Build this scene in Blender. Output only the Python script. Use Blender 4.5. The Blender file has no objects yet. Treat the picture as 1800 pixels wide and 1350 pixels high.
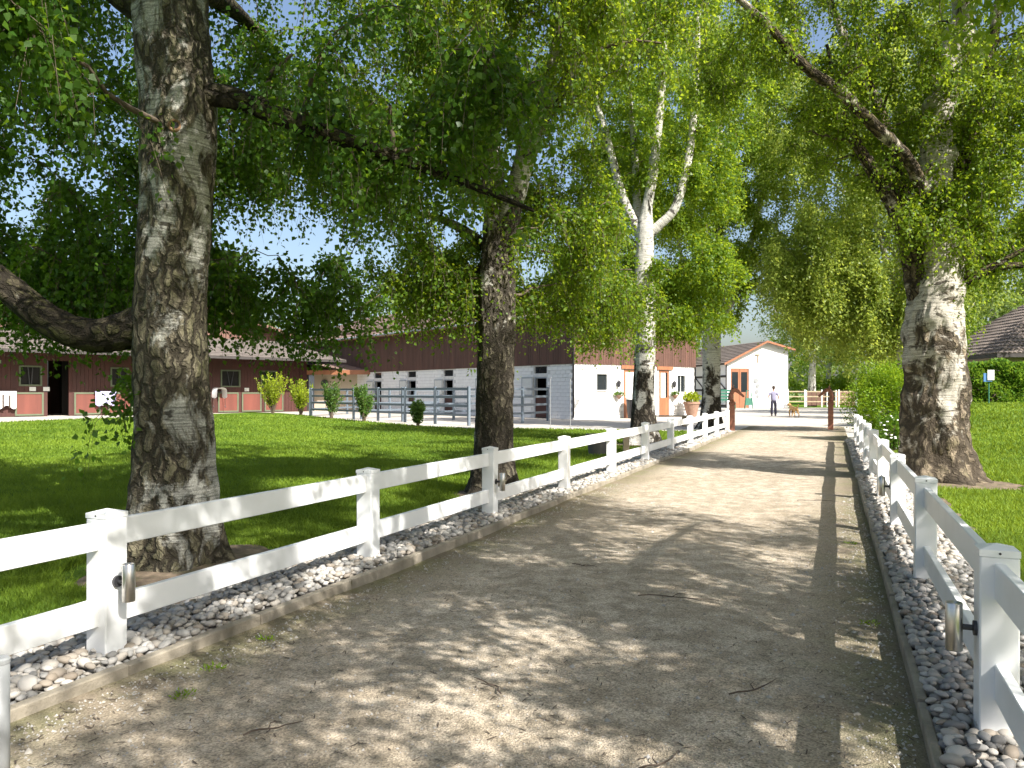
import bpy, bmesh, math, random
import numpy as np
from mathutils import Vector, Matrix, noise as mnoise

random.seed(7)
RNG = np.random.default_rng(11)
scene = bpy.context.scene
C = scene.collection
R = math.radians

# ------------------------------------------------------------------ camera
cam_data = bpy.data.cameras.new('camera')
cam = bpy.data.objects.new('camera', cam_data)
C.objects.link(cam)
cam.location = (0, 0, 1.45)
cam.rotation_euler = (R(90), 0, R(21.98))
cam_data.sensor_width = 36
cam_data.lens = 28.0
cam_data.shift_y = 15 / 1800
cam_data.clip_start = 0.05
cam_data.clip_end = 2000
scene.camera = cam

# ------------------------------------------------------------------ sky and sun
SUN = Vector((0.88, -0.47, 0.90)).normalized()
world = bpy.data.worlds.new('World')
scene.world = world
world.use_nodes = True
wn = world.node_tree
sky = wn.nodes.new('ShaderNodeTexSky')
sky.sky_type = 'NISHITA'
sky.sun_disc = False
sky.sun_elevation = math.asin(SUN.z)
sky.sun_rotation = math.atan2(SUN.x, SUN.y)
sky.air_density = 1.0
sky.dust_density = 3.2
sky.ozone_density = 1.0
bg = wn.nodes['Background']
bg.inputs['Strength'].default_value = 0.095
wn.links.new(sky.outputs[0], bg.inputs[0])
sun_data = bpy.data.lights.new('sun', 'SUN')
sun_data.energy = 5.0
sun_data.angle = R(0.42)
sun_data.color = (1.0, 0.955, 0.90)
sun = bpy.data.objects.new('sun', sun_data)
C.objects.link(sun)
sun.location = SUN * 60
sun.rotation_euler = (-SUN).to_track_quat('-Z', 'Y').to_euler()
vs = scene.view_settings
vs.view_transform = 'Standard'
vs.look = 'None'
vs.exposure = 1.18
vs.gamma = 1.0
vs.use_curve_mapping = False
scene.cycles.max_bounces = 6
scene.cycles.transmission_bounces = 5
scene.cycles.diffuse_bounces = 3
scene.cycles.use_adaptive_sampling = True
scene.cycles.adaptive_threshold = 0.02
scene.cycles.glossy_bounces = 3
scene.cycles.caustics_reflective = False
scene.cycles.caustics_refractive = False
scene.cycles.sample_clamp_indirect = 6.0

# ------------------------------------------------------------------ helpers
def tag(o, label=None, cat=None, group=None, kind=None):
    if label: o['label'] = label
    if cat: o['category'] = cat
    if group: o['group'] = group
    if kind: o['kind'] = kind
    return o

def empty(name, loc=(0, 0, 0), rz=0.0, label=None, cat=None, group=None):
    o = bpy.data.objects.new(name, None)
    C.objects.link(o)
    o.location = loc
    o.rotation_euler = (0, 0, rz)
    return tag(o, label, cat, group)

def link_mesh(name, me, parent=None, loc=None, rot=None):
    o = bpy.data.objects.new(name, me)
    C.objects.link(o)
    if parent is not None: o.parent = parent
    if loc is not None: o.location = loc
    if rot is not None: o.rotation_euler = rot
    return o

def np_mesh(name, verts, faces, mat, smooth=False, attrs=None):
    """verts (N,3), faces (M,k) uniform k"""
    verts = np.asarray(verts, dtype=np.float32)
    faces = np.asarray(faces, dtype=np.int32)
    me = bpy.data.meshes.new(name)
    m, k = faces.shape
    me.vertices.add(len(verts))
    me.vertices.foreach_set('co', verts.ravel())
    me.loops.add(m * k)
    me.loops.foreach_set('vertex_index', faces.ravel())
    me.polygons.add(m)
    me.polygons.foreach_set('loop_start', np.arange(0, m * k, k, dtype=np.int32))
    me.polygons.foreach_set('loop_total', np.full(m, k, dtype=np.int32))
    if smooth: me.polygons.foreach_set('use_smooth', np.ones(m, dtype=bool))
    if attrs:
        for nm, (dom, typ, data) in attrs.items():
            a = me.attributes.new(nm, typ, dom)
            a.data.foreach_set('vector' if typ == 'FLOAT_VECTOR' else 'value', np.asarray(data, dtype=np.float32).ravel())
    me.update(calc_edges=True)
    if mat: me.materials.append(mat)
    return me

class MB:
    def __init__(self):
        self.v = []; self.f = []
    def quad(self, a, b, c, d):
        n = len(self.v); self.v += [tuple(a), tuple(b), tuple(c), tuple(d)]; self.f.append((n, n+1, n+2, n+3)); return self
    def poly(self, pts):
        n = len(self.v); self.v += [tuple(p) for p in pts]; self.f.append(tuple(range(n, n+len(pts)))); return self
    def box(self, x0, x1, y0, y1, z0, z1):
        n = len(self.v)
        self.v += [(x0,y0,z0),(x1,y0,z0),(x1,y1,z0),(x0,y1,z0),(x0,y0,z1),(x1,y0,z1),(x1,y1,z1),(x0,y1,z1)]
        self.f += [(n,n+3,n+2,n+1),(n+4,n+5,n+6,n+7),(n,n+1,n+5,n+4),(n+1,n+2,n+6,n+5),(n+2,n+3,n+7,n+6),(n+3,n,n+4,n+7)]
        return self
    def prism(self, pts, d):
        """pts: planar polygon, d: extrusion vector"""
        n = len(self.v); k = len(pts)
        self.v += [tuple(p) for p in pts] + [tuple(Vector(p) + Vector(d)) for p in pts]
        self.f.append(tuple(range(n + k - 1, n - 1, -1))); self.f.append(tuple(range(n + k, n + 2 * k)))
        for i in range(k):
            j = (i + 1) % k
            self.f.append((n+i, n+j, n+k+j, n+k+i))
        return self
    def beam(self, a, b, w, h, up=(0, 0, 1)):
        a = Vector(a); b = Vector(b); d = (b - a).normalized()
        s = d.cross(Vector(up))
        if s.length < 1e-4: s = Vector((1, 0, 0))
        s.normalize(); u = s.cross(d)
        s *= w / 2; u *= h / 2
        return self.prism([a - s - u, a + s - u, a + s + u, a - s + u], b - a)
    def tube(self, pts, radii, n=10, cap=True):
        pts = [Vector(p) for p in pts]
        if not hasattr(radii, '__len__'): radii = [radii] * len(pts)
        base = len(self.v); prev = None
        for i, p in enumerate(pts):
            t = (pts[min(i+1, len(pts)-1)] - pts[max(i-1, 0)]).normalized()
            if prev is None:
                a = Vector((1, 0, 0)) if abs(t.x) < .9 else Vector((0, 1, 0))
                s = t.cross(a).normalized()
            else:
                s = (prev - t * prev.dot(t)).normalized()
            prev = s; u = t.cross(s)
            for j in range(n):
                an = 2 * math.pi * j / n
                self.v.append(tuple(p + (s * math.cos(an) + u * math.sin(an)) * radii[i]))
        for i in range(len(pts) - 1):
            for j in range(n):
                k = (j + 1) % n
                self.f.append((base+i*n+j, base+i*n+k, base+(i+1)*n+k, base+(i+1)*n+j))
        if cap:
            self.f.append(tuple(base + j for j in range(n - 1, -1, -1)))
            self.f.append(tuple(base + (len(pts) - 1) * n + j for j in range(n)))
        return self
    def lathe(self, prof, n=20, c=(0, 0, 0)):
        base = len(self.v)
        for r, z in prof:
            for j in range(n):
                an = 2 * math.pi * j / n
                self.v.append((c[0] + r * math.cos(an), c[1] + r * math.sin(an), c[2] + z))
        for i in range(len(prof) - 1):
            for j in range(n):
                k = (j + 1) % n
                self.f.append((base+i*n+j, base+i*n+k, base+(i+1)*n+k, base+(i+1)*n+j))
        self.f.append(tuple(base + j for j in range(n - 1, -1, -1)))
        self.f.append(tuple(base + (len(prof) - 1) * n + j for j in range(n)))
        return self
    def mesh(self, name, mat, smooth=False, bevel=0.0):
        me = bpy.data.meshes.new(name)
        me.from_pydata(self.v, [], self.f)
        if bevel > 0:
            bm = bmesh.new(); bm.from_mesh(me)
            bmesh.ops.bevel(bm, geom=[e for e in bm.edges], offset=bevel, segments=1, affect='EDGES', profile=.5)
            bm.to_mesh(me); bm.free()
        if smooth:
            me.polygons.foreach_set('use_smooth', [True] * len(me.polygons))
        if mat: me.materials.append(mat)
        me.update()
        return me
    def build(self, name, mat, parent=None, smooth=False, bevel=0.0, loc=None, rot=None):
        return link_mesh(name, self.mesh(name, mat, smooth, bevel), parent, loc, rot)

def box_obj(name, mat, parent, b, bevel=0.0):
    return MB().box(*b).build(name, mat, parent, bevel=bevel)

def copy_tree(o, parent=None):
    c = o.copy(); C.objects.link(c)
    if parent is not None: c.parent = parent
    for ch in list(o.children): copy_tree(ch, c)
    return c

# ------------------------------------------------------------------ material helpers
def new_mat(name):
    m = bpy.data.materials.new(name); m.use_nodes = True
    nt = m.node_tree
    b = nt.nodes['Principled BSDF']
    return m, nt, b

def N(nt, typ, **kw):
    n = nt.nodes.new(typ)
    for k, v in kw.items():
        if k in n.inputs: n.inputs[k].default_value = v
        else: setattr(n, k, v)
    return n

def ramp(nt, src, stops, interp='LINEAR'):
    r = nt.nodes.new('ShaderNodeValToRGB')
    cr = r.color_ramp; cr.interpolation = interp
    while len(cr.elements) < len(stops): cr.elements.new(0.5)
    for e, (p, c) in zip(cr.elements, stops):
        e.position = p
        e.color = (c, c, c, 1) if not hasattr(c, '__len__') else (*c[:3], 1)
    nt.links.new(src, r.inputs[0])
    return r.outputs[0]

def mix(nt, fac, a, b, mode='MIX'):
    m = nt.nodes.new('ShaderNodeMix'); m.data_type = 'RGBA'; m.blend_type = mode
    for sock, val in ((m.inputs[0], fac), (m.inputs[6], a), (m.inputs[7], b)):
        if isinstance(val, bpy.types.NodeSocket): nt.links.new(val, sock)
        elif hasattr(val, '__len__'): sock.default_value = (*val[:3], 1)
        else: sock.default_value = val
    return m.outputs[2]

def math_node(nt, op, a, b=None, clamp=False):
    m = nt.nodes.new('ShaderNodeMath'); m.operation = op; m.use_clamp = clamp
    for i, v in enumerate((a, b)):
        if v is None: continue
        if isinstance(v, bpy.types.NodeSocket): nt.links.new(v, m.inputs[i])
        else: m.inputs[i].default_value = v
    return m.outputs[0]

def coords(nt, kind='Object', scale=(1, 1, 1), attr=None):
    if attr:
        t = nt.nodes.new('ShaderNodeAttribute'); t.attribute_name = attr; out = t.outputs['Vector']
    else:
        t = nt.nodes.new('ShaderNodeTexCoord'); out = t.outputs[kind]
    mp = nt.nodes.new('ShaderNodeMapping'); mp.inputs['Scale'].default_value = scale
    nt.links.new(out, mp.inputs[0])
    return mp.outputs[0]

def noise_tex(nt, vec, scale, detail=4.0, rough=.55, dist=0.0):
    n = nt.nodes.new('ShaderNodeTexNoise')
    n.inputs['Scale'].default_value = scale; n.inputs['Detail'].default_value = detail
    n.inputs['Roughness'].default_value = rough; n.inputs['Distortion'].default_value = dist
    nt.links.new(vec, n.inputs['Vector'])
    return n.outputs['Fac']

def bump(nt, b, height, strength=.5, dist=.01, prev=None):
    n = nt.nodes.new('ShaderNodeBump')
    n.inputs['Strength'].default_value = strength; n.inputs['Distance'].default_value = dist
    nt.links.new(height, n.inputs['Height'])
    if prev is not None: nt.links.new(prev, n.inputs['Normal'])
    nt.links.new(n.outputs[0], b.inputs['Normal'])
    return n.outputs[0]

def plain(name, col, rough=.6, var=.12, scale=6.0, metal=0.0, bump_s=0.0, bump_scale=40, spec=None, stretch=(1, 1, 1), dirt=None):
    m, nt, b = new_mat(name)
    vec = coords(nt, 'Object', stretch)
    f = noise_tex(nt, vec, scale, 5, .6)
    lo = tuple(c * (1 - var) for c in col); hi = tuple(min(1, c * (1 + var)) for c in col)
    out = ramp(nt, f, [(.3, lo), (.7, hi)])
    if dirt:
        d = noise_tex(nt, vec, scale * .35, 6, .65)
        out = mix(nt, ramp(nt, d, [(.48, 0.0), (.72, dirt[1])]), out, dirt[0])
    nt.links.new(out, b.inputs['Base Color'])
    b.inputs['Roughness'].default_value = rough; b.inputs['Metallic'].default_value = metal
    if spec is not None: b.inputs['Specular IOR Level'].default_value = spec
    if bump_s > 0:
        bump(nt, b, noise_tex(nt, vec, bump_scale, 4, .6), bump_s, .01)
    return m

def leaf_mat(name, dark, light, trans, tw=.5, rough=.45):
    """dark/light: reflectance range; trans: transmitted colour"""
    m, nt, b = new_mat(name)
    a = nt.nodes.new('ShaderNodeAttribute'); a.attribute_name = 'tint'
    col = ramp(nt, a.outputs['Fac'], [(0, dark), (.55, tuple((x + y) / 2 for x, y in zip(dark, light))), (1, light)])
    nt.links.new(col, b.inputs['Base Color'])
    b.inputs['Roughness'].default_value = rough
    b.inputs['Specular IOR Level'].default_value = .3
    t = nt.nodes.new('ShaderNodeBsdfTranslucent')
    tc = mix(nt, a.outputs['Fac'], tuple(c * .75 for c in trans), trans)
    nt.links.new(tc, t.inputs['Color'])
    ms = nt.nodes.new('ShaderNodeMixShader'); ms.inputs[0].default_value = tw
    nt.links.new(b.outputs[0], ms.inputs[1]); nt.links.new(t.outputs[0], ms.inputs[2])
    nt.links.new(ms.outputs[0], nt.nodes['Material Output'].inputs['Surface'])
    return m

def bark_mat(name, white=.5, moss=.4, crack=(.022, .018, .013), brown=(.16, .14, .10), white_col=(.52, .49, .43), low=0.0, lowspan=6.0, fs=(13, 13, 4.2), crack_w=.16):
    """birch bark: pale papery bark with dark horizontal streaks, breaking into cracked grey-brown plates. low: height below which plates dominate"""
    m, nt, b = new_mat(name)
    v = coords(nt, attr='bark')
    sep = nt.nodes.new('ShaderNodeSeparateXYZ'); nt.links.new(v, sep.inputs[0])
    wob = nt.nodes.new('ShaderNodeTexNoise'); wob.inputs['Scale'].default_value = 9; wob.inputs['Detail'].default_value = 4; nt.links.new(v, wob.inputs['Vector'])
    wadd = nt.nodes.new('ShaderNodeVectorMath'); wadd.operation = 'MULTIPLY_ADD'
    nt.links.new(wob.outputs['Color'], wadd.inputs[0]); wadd.inputs[1].default_value = (.11, .11, .16); nt.links.new(v, wadd.inputs[2])
    def stretched(sc):
        mp = nt.nodes.new('ShaderNodeMapping'); mp.inputs['Scale'].default_value = sc; nt.links.new(wadd.outputs[0], mp.inputs[0]); return mp.outputs[0]
    def vor(sc):
        t = nt.nodes.new('ShaderNodeTexVoronoi'); t.feature = 'DISTANCE_TO_EDGE'; t.inputs['Scale'].default_value = 1.0; nt.links.new(stretched(sc), t.inputs['Vector']); return t.outputs['Distance']
    v1 = vor(fs); v2 = vor(tuple(k * 2.3 for k in fs))
    fine = noise_tex(nt, v, 85, 4, .75)
    mid = noise_tex(nt, stretched((fs[0] * 1.2, fs[1] * 1.2, fs[2] * 1.4)), 1.0, 5, .65)
    plates = ramp(nt, mid, [(.30, tuple(c * .45 for c in brown)), (.48, brown), (.62, tuple(c * 1.55 for c in brown)), (.78, tuple(min(.6, c * 2.5) for c in brown))])
    vp = coords(nt, attr='bark', scale=(2.6, 2.6, 1.5))
    mossf = ramp(nt, noise_tex(nt, vp, 2.4, 5, .6), [(.42, 0.0), (.68, moss)])
    plates = mix(nt, mossf, plates, (.105, .115, .028))
    cr1 = ramp(nt, v1, [(0, 1.0), (crack_w * .5, .85), (crack_w, 0.0)])
    cr2 = ramp(nt, v2, [(0, .75), (crack_w * .7, 0.0)])
    plates = mix(nt, cr2, plates, tuple(c * 1.8 for c in crack))
    plates = mix(nt, cr1, plates, crack)
    hgt = math_node(nt, 'DIVIDE', math_node(nt, 'SUBTRACT', sep.outputs[2], low), lowspan, True)
    patch = noise_tex(nt, vp, 1.0, 6, .66, .5)
    wsum = math_node(nt, 'ADD', math_node(nt, 'MULTIPLY', hgt, .22), patch)
    wmask = ramp(nt, wsum, [(.64 - white * .26, 0.0), (.70 - white * .26, 1.0)])
    len_ = noise_tex(nt, coords(nt, attr='bark', scale=(3.2, 3.2, 60)), 1.0, 5, .75)
    streak = ramp(nt, len_, [(.33, tuple(c * .22 for c in white_col)), (.43, tuple(c * .6 for c in white_col)), (.54, white_col), (.75, tuple(min(.85, c * 1.25) for c in white_col))])
    scar = ramp(nt, noise_tex(nt, coords(nt, attr='bark', scale=(4.2, 4.2, 7.5)), 1.0, 4, .55, .5), [(.60, 0.0), (.64, .9)])
    streak = mix(nt, scar, streak, (.03, .026, .02))
    col = mix(nt, wmask, plates, streak)
    col = mix(nt, ramp(nt, fine, [(.32, .6), (.6, 0.0)]), col, tuple(c * .4 for c in brown))
    nt.links.new(col, b.inputs['Base Color'])
    b.inputs['Roughness'].default_value = .88
    b.inputs['Specular IOR Level'].default_value = .15
    inv = math_node(nt, 'SUBTRACT', 1.0, wmask)
    h = math_node(nt, 'MULTIPLY', math_node(nt, 'ADD', math_node(nt, 'SUBTRACT', mid, cr1), math_node(nt, 'MULTIPLY', cr2, -.4)), inv)
    h = math_node(nt, 'ADD', h, math_node(nt, 'MULTIPLY', len_, .3))
    h = math_node(nt, 'ADD', h, math_node(nt, 'MULTIPLY', fine, .3))
    bump(nt, b, h, 1.0, .03)
    return m

# ------------------------------------------------------------------ materials
M = {}
M['pvc'] = plain('white_vinyl', (.80, .81, .80), .38, .03, 2.0, dirt=((.42, .42, .34), .35))
M['steel'] = plain('brushed_steel', (.55, .53, .50), .28, .06, 20, 1.0, stretch=(1, 1, 8))
M['dark_metal'] = plain('dark_metal', (.06, .06, .065), .45, .1, 10, .6)
M['galv_shaded'] = plain('galvanised_grey_shaded', (.125, .155, .185), .5, .08, 8, .0)  # shade over the pen is painted in: grey made darker and bluish
M['kerb'] = plain('kerb_concrete', (.25, .22, .17), .9, .35, 3.0, bump_s=.6, bump_scale=50, dirt=((.10, .085, .05), .9))
M['soil'] = plain('bare_soil', (.155, .115, .075), .95, .5, 9.0, bump_s=1.0, bump_scale=30, dirt=((.075, .085, .025), .85))
M['courtyard'] = plain('pale_concrete_yard', (.44, .405, .345), .9, .12, .6, bump_s=.2, bump_scale=50, dirt=((.28, .27, .25), .6))
M['brick'] = plain('white_painted_block', (.80, .80, .79), .75, .05, 3, bump_s=.3, bump_scale=30)
M['mortar'] = plain('pale_mortar', (.60, .60, .59), .9, .08, 6)
M['timber'] = plain('red_brown_boards', (.095, .045, .031), .7, .3, 2.0, stretch=(1, 1, .12), bump_s=.2)
M['stable_red_shaded'] = plain('red_boards_shaded', (.055, .016, .011), .65, .22, 2.0, stretch=(1, 1, .12), bump_s=.2)  # deep shade under the eaves is put into this darkened red
M['stable_pale'] = plain('weathered_pink_boards', (.155, .082, .06), .75, .22, 1.5, stretch=(1, 1, .12), bump_s=.2)
M['stable_door_lit'] = plain('red_door_boards_lit', (.145, .042, .028), .65, .2, 2.0, stretch=(1, 1, .12), bump_s=.2)  # lighter copy of the wall red, painting the sunlit band along its foot
M['orange_wood'] = plain('orange_wood', (.28, .115, .055), .55, .2, 3.0, stretch=(1, 1, .2))
M['green_trim'] = plain('faded_green_trim', (.10, .12, .07), .6, .1, 3)
M['grey_paint'] = plain('grey_door_frame', (.30, .33, .36), .55, .08, 3)
M['pale_panel'] = plain('pale_shutter', (.62, .63, .60), .6, .06, 3)
M['roof_grey'] = plain('grey_roof_tile', (.135, .115, .10), .85, .22, 2.5, bump_s=.3, bump_scale=14, dirt=((.14, .13, .11), .5))
M['roof_brown'] = plain('brown_roof_tile', (.145, .118, .098), .85, .3, 2.5, bump_s=.3, bump_scale=14)
M['roof_pinkish'] = plain('faded_red_roof_tile', (.26, .18, .15), .85, .25, 3.5, bump_s=.3, bump_scale=14)
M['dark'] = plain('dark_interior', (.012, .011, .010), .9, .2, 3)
M['glass'] = plain('window_glass', (.02, .025, .028), .06, .1, 1, spec=.6)
M['beige_wall'] = plain('beige_render', (.50, .42, .32), .85, .06, 2)
M['white_wall'] = plain('white_render', (.78, .78, .76), .85, .04, 1.5)
M['timber_dark'] = plain('dark_timber_beam', (.045, .038, .035), .7, .2, 4)
M['terracotta'] = plain('terracotta', (.27, .165, .115), .8, .15, 6)
M['black_plastic'] = plain('black_plastic', (.02, .02, .022), .45, .1, 5)
M['grey_tub'] = plain('grey_tub', (.10, .095, .09), .7, .15, 5)
M['wood_pale'] = plain('pale_wood', (.42, .33, .22), .75, .2, 4, stretch=(1, 1, .3))
M['carved'] = plain('carved_brown_wood', (.26, .105, .065), .5, .3, 8, bump_s=.3)
M['green_paint'] = plain('green_painted_wood', (.03, .14, .09), .5, .15, 5)
M['sign_green'] = plain('green_sign_board', (.045, .17, .11), .6, .1, 5)
M['white_cloth'] = plain('white_blanket', (.70, .70, .70), .9, .08, 8)
M['lilac_cloth'] = plain('lilac_blanket', (.38, .36, .58), .9, .15, 8)
M['leather'] = plain('dark_leather', (.05, .03, .02), .5, .2, 10)
M['stake'] = plain('grey_stake', (.25, .26, .26), .5, .1, 5)
M['blue_box'] = plain('blue_paint', (.10, .25, .55), .6, .1, 5)
M['shirt'] = plain('lavender_grey_shirt', (.27, .26, .36), .9, .1, 8)
M['trousers'] = plain('dark_trousers', (.028, .027, .045), .9, .15, 8)
M['skin'] = plain('skin', (.48, .27, .18), .6, .05, 8)
M['hair'] = plain('dark_hair', (.04, .025, .018), .6, .2, 20)
M['dogfur'] = plain('tan_fur', (.60, .36, .14), .9, .25, 6, dirt=((.62, .48, .30), .7))
M['shoe'] = plain('dark_shoe', (.03, .03, .03), .6, .1, 10)
M['log'] = plain('cut_log_bark', (.22, .13, .07), .9, .3, 6, bump_s=.8, bump_scale=20)
M['twig'] = plain('dry_twig', (.075, .055, .04), .85, .2, 10)
M['branch'] = plain('branch_bark', (.10, .075, .05), .85, .3, 4)
M['house_wall'] = plain('tan_house_wall', (.42, .36, .29), .85, .06, 2)
M['pebble_bed'] = plain('gravel_under_pebbles', (.10, .095, .085), .95, .3, 30, bump_s=.8, bump_scale=60)

PEB = [(0, (.15, .148, .142)), (.2, (.32, .31, .29)), (.38, (.43, .395, .34)), (.52, (.22, .178, .132)), (.66, (.48, .445, .39)), (.82, (.32, .315, .30)), (1, (.58, .545, .49))]
def pebble_mat(name, objrandom):
    m, nt, b = new_mat(name)
    if objrandom:
        s = nt.nodes.new('ShaderNodeObjectInfo').outputs['Random']
    else:
        a = nt.nodes.new('ShaderNodeAttribute'); a.attribute_name = 'tint'; s = a.outputs['Fac']
    c = ramp(nt, s, PEB)
    f = noise_tex(nt, coords(nt), 38, 5, .65)
    c = mix(nt, ramp(nt, f, [(.35, .35), (.65, 0.0)]), c, (.16, .15, .13))
    nt.links.new(c, b.inputs['Base Color']); b.inputs['Roughness'].default_value = .75
    bump(nt, b, f, .15, .004)
    return m
M['pebble'] = pebble_mat('river_pebble', True)
M['pebble_rest'] = pebble_mat('river_pebble_bed', False)

def gravel_mat():
    m, nt, b = new_mat('compacted_gravel')
    v = coords(nt)
    big = noise_tex(nt, v, .55, 5, .6)
    mid = noise_tex(nt, v, 5.0, 6, .7)
    vo = nt.nodes.new('ShaderNodeTexVoronoi'); vo.inputs['Scale'].default_value = 125; nt.links.new(v, vo.inputs['Vector'])
    col = ramp(nt, big, [(.3, (.405, .342, .262)), (.7, (.525, .463, .378))])
    col = mix(nt, ramp(nt, mid, [(.42, .62), (.60, 0.0)]), col, (.20, .165, .115))
    grit = ramp(nt, vo.outputs['Color'], [(.12, (.5, .49, .47)), (.5, (1.0, .985, .95)), (.9, (1.5, 1.48, 1.43))])
    col = mix(nt, .8, col, grit, 'MULTIPLY')
    # damp moss and dirt hugging the kerbs
    sep = nt.nodes.new('ShaderNodeSeparateXYZ'); nt.links.new(v, sep.inputs[0])
    d = math_node(nt, 'ABSOLUTE', math_node(nt, 'ADD', sep.outputs[0], 1.475))
    e = math_node(nt, 'ADD', d, math_node(nt, 'MULTIPLY', math_node(nt, 'SUBTRACT', mid, .5), 1.1))
    edge = ramp(nt, math_node(nt, 'DIVIDE', e, 2.0), [(.60, 0.0), (.86, .75)])
    mossn = noise_tex(nt, v, 2.1, 5, .65)
    ecol = ramp(nt, mossn, [(.40, (.15, .12, .08)), (.62, (.11, .115, .04))])
    col = mix(nt, edge, col, ecol)
    nt.links.new(col, b.inputs['Base Color'])
    b.inputs['Roughness'].default_value = .95; b.inputs['Specular IOR Level'].default_value = .2
    p = bump(nt, b, vo.outputs['Distance'], .8, .006)
    bump(nt, b, mid, .55, .02, p)
    return m
M['gravel'] = gravel_mat()

def lawn_mat():
    m, nt, b = new_mat('mown_lawn_soil')
    v = coords(nt)
    f = noise_tex(nt, v, .5, 5, .6); g = noise_tex(nt, v, 22, 5, .75)
    col = ramp(nt, f, [(.3, (.075, .145, .012)), (.7, (.125, .205, .018))])
    col = mix(nt, ramp(nt, g, [(.35, .55), (.6, 0.0)]), col, (.035, .080, .006))
    nt.links.new(col, b.inputs['Base Color']); b.inputs['Roughness'].default_value = .95
    b.inputs['Specular IOR Level'].default_value = .1
    bump(nt, b, g, 1.0, .04)
    return m
M['lawn'] = lawn_mat()
M['far_ground'] = plain('far_meadow', (.10, .16, .035), .95, .3, .2)

M['grass'] = leaf_mat('grass_blade', (.070, .135, .010), (.200, .290, .024), (.34, .43, .025), .38, .65)
M['leaf_birch'] = leaf_mat('birch_leaf', (.048, .112, .010), (.130, .212, .020), (.48, .60, .03), .52)
M['leaf_pale'] = leaf_mat('pale_weeping_leaf', (.12, .185, .035), (.25, .32, .065), (.60, .68, .10), .52)
M['leaf_deep'] = leaf_mat('deep_green_leaf', (.028, .082, .010), (.075, .150, .016), (.26, .42, .02), .47)
M['leaf_yellow'] = leaf_mat('yellow_green_leaf', (.065, .130, .010), (.150, .225, .018), (.42, .54, .025), .5)
M['leaf_far'] = leaf_mat('far_foliage', (.085, .145, .035), (.17, .235, .06), (.40, .50, .08), .45, .6)  # pale green leaves, lightened further so the colour carries distance haze
M['leaf_shrub'] = leaf_mat('golden_shrub_leaf', (.18, .26, .012), (.33, .40, .025), (.5, .56, .03), .4)
M['leaf_shrub_dark'] = leaf_mat('green_shrub_leaf', (.045, .11, .02), (.10, .18, .03), (.22, .34, .04), .4)
M['leaf_bush'] = leaf_mat('bush_leaf', (.09, .19, .010), (.20, .32, .018), (.42, .56, .025), .42)
M['leaf_hedge'] = leaf_mat('hedge_leaf', (.06, .15, .014), (.14, .26, .03), (.3, .46, .04), .4)
M['petal'] = plain('white_petal', (.75, .75, .72), .7, .05, 5)

M['bark_a'] = bark_mat('bark_mossy_birch', white=.38, moss=.5, crack=(.044, .037, .026), brown=(.178, .156, .108), white_col=(.45, .445, .39), low=0, lowspan=30, fs=(12, 12, 4.4))
M['bark_b'] = bark_mat('bark_fissured_birch', white=.10, moss=.4, crack=(.040, .034, .026), brown=(.175, .152, .115), white_col=(.50, .48, .42), low=2.2, lowspan=2.5, fs=(17, 17, 4.2), crack_w=.24)
M['bark_c'] = bark_mat('bark_white_birch', white=.36, moss=.2, brown=(.14, .12, .095), white_col=(.62, .60, .54), low=1.0, lowspan=2.5, crack_w=.26)
M['bark_d'] = bark_mat('bark_old_birch', white=.32, moss=.35, crack=(.045, .036, .026), brown=(.235, .190, .135), white_col=(.58, .54, .46), low=.5, lowspan=5, fs=(11, 11, 2.8), crack_w=.24)
M['bark_e'] = bark_mat('bark_tan_limb', white=.12, moss=.35, brown=(.15, .115, .075), white_col=(.50, .46, .38), low=1, lowspan=16)
M['bark_limb'] = bark_mat('bark_dark_limb', white=.0, moss=.6, brown=(.065, .054, .036), white_col=(.30, .28, .23), low=6, lowspan=8, fs=(10, 10, 5))

# ------------------------------------------------------------------ terrain
def sstep(x):
    x = np.clip(x, 0, 1); return x * x * (3 - 2 * x)
def right_z(x, y):
    return 0.05 + 0.92 * sstep((np.asarray(x) - 1.3) / 4.5) * sstep((np.asarray(y) - 13.0) / 27.0)

def sheet(name, poly, z, mat):
    o = MB().poly([(x, y, z) for x, y in poly]).build(name, mat)
    return tag(o, kind='structure')

sheet('ground', [(-700, -300), (700, -300), (700, 1200), (-700, 1200)], -0.06, M['far_ground'])
sheet('courtyard', [(-75, 20), (4.5, 20), (8, 80.0), (4, 97), (-75, 97)], -0.012, M['courtyard'])

# gravel path: a grid with shallow ruts
nx, ny = 36, 220
xs = np.linspace(-3.37, 0.42, nx); ys = np.linspace(-8, 36, ny)
gx, gy = np.meshgrid(xs, ys)
gy[-1] += .5 * np.sin(xs * 2.1) + .35 * np.sin(xs * 5.3 + 1) + .25 * np.sin(xs * 11.7)
pz = 0.012 * np.sin(gx * 1.7 + .4) * np.cos(gy * .45) + 0.008 * np.sin(gx * 4.1 + gy * .9) + 0.005 * np.sin(gy * 3.3 + gx * 2.2)
pz -= 0.02 * np.abs((gx + 1.44) / 1.9) ** 4 * 0
pv = np.stack([gx, gy, pz + .012], -1).reshape(-1, 3)
idx = np.arange(nx * ny).reshape(ny, nx)
pf = np.stack([idx[:-1, :-1], idx[:-1, 1:], idx[1:, 1:], idx[1:, :-1]], -1).reshape(-1, 4)
path = link_mesh('path', np_mesh('path', pv, pf, M['gravel'], True)); tag(path, kind='structure')

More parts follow.
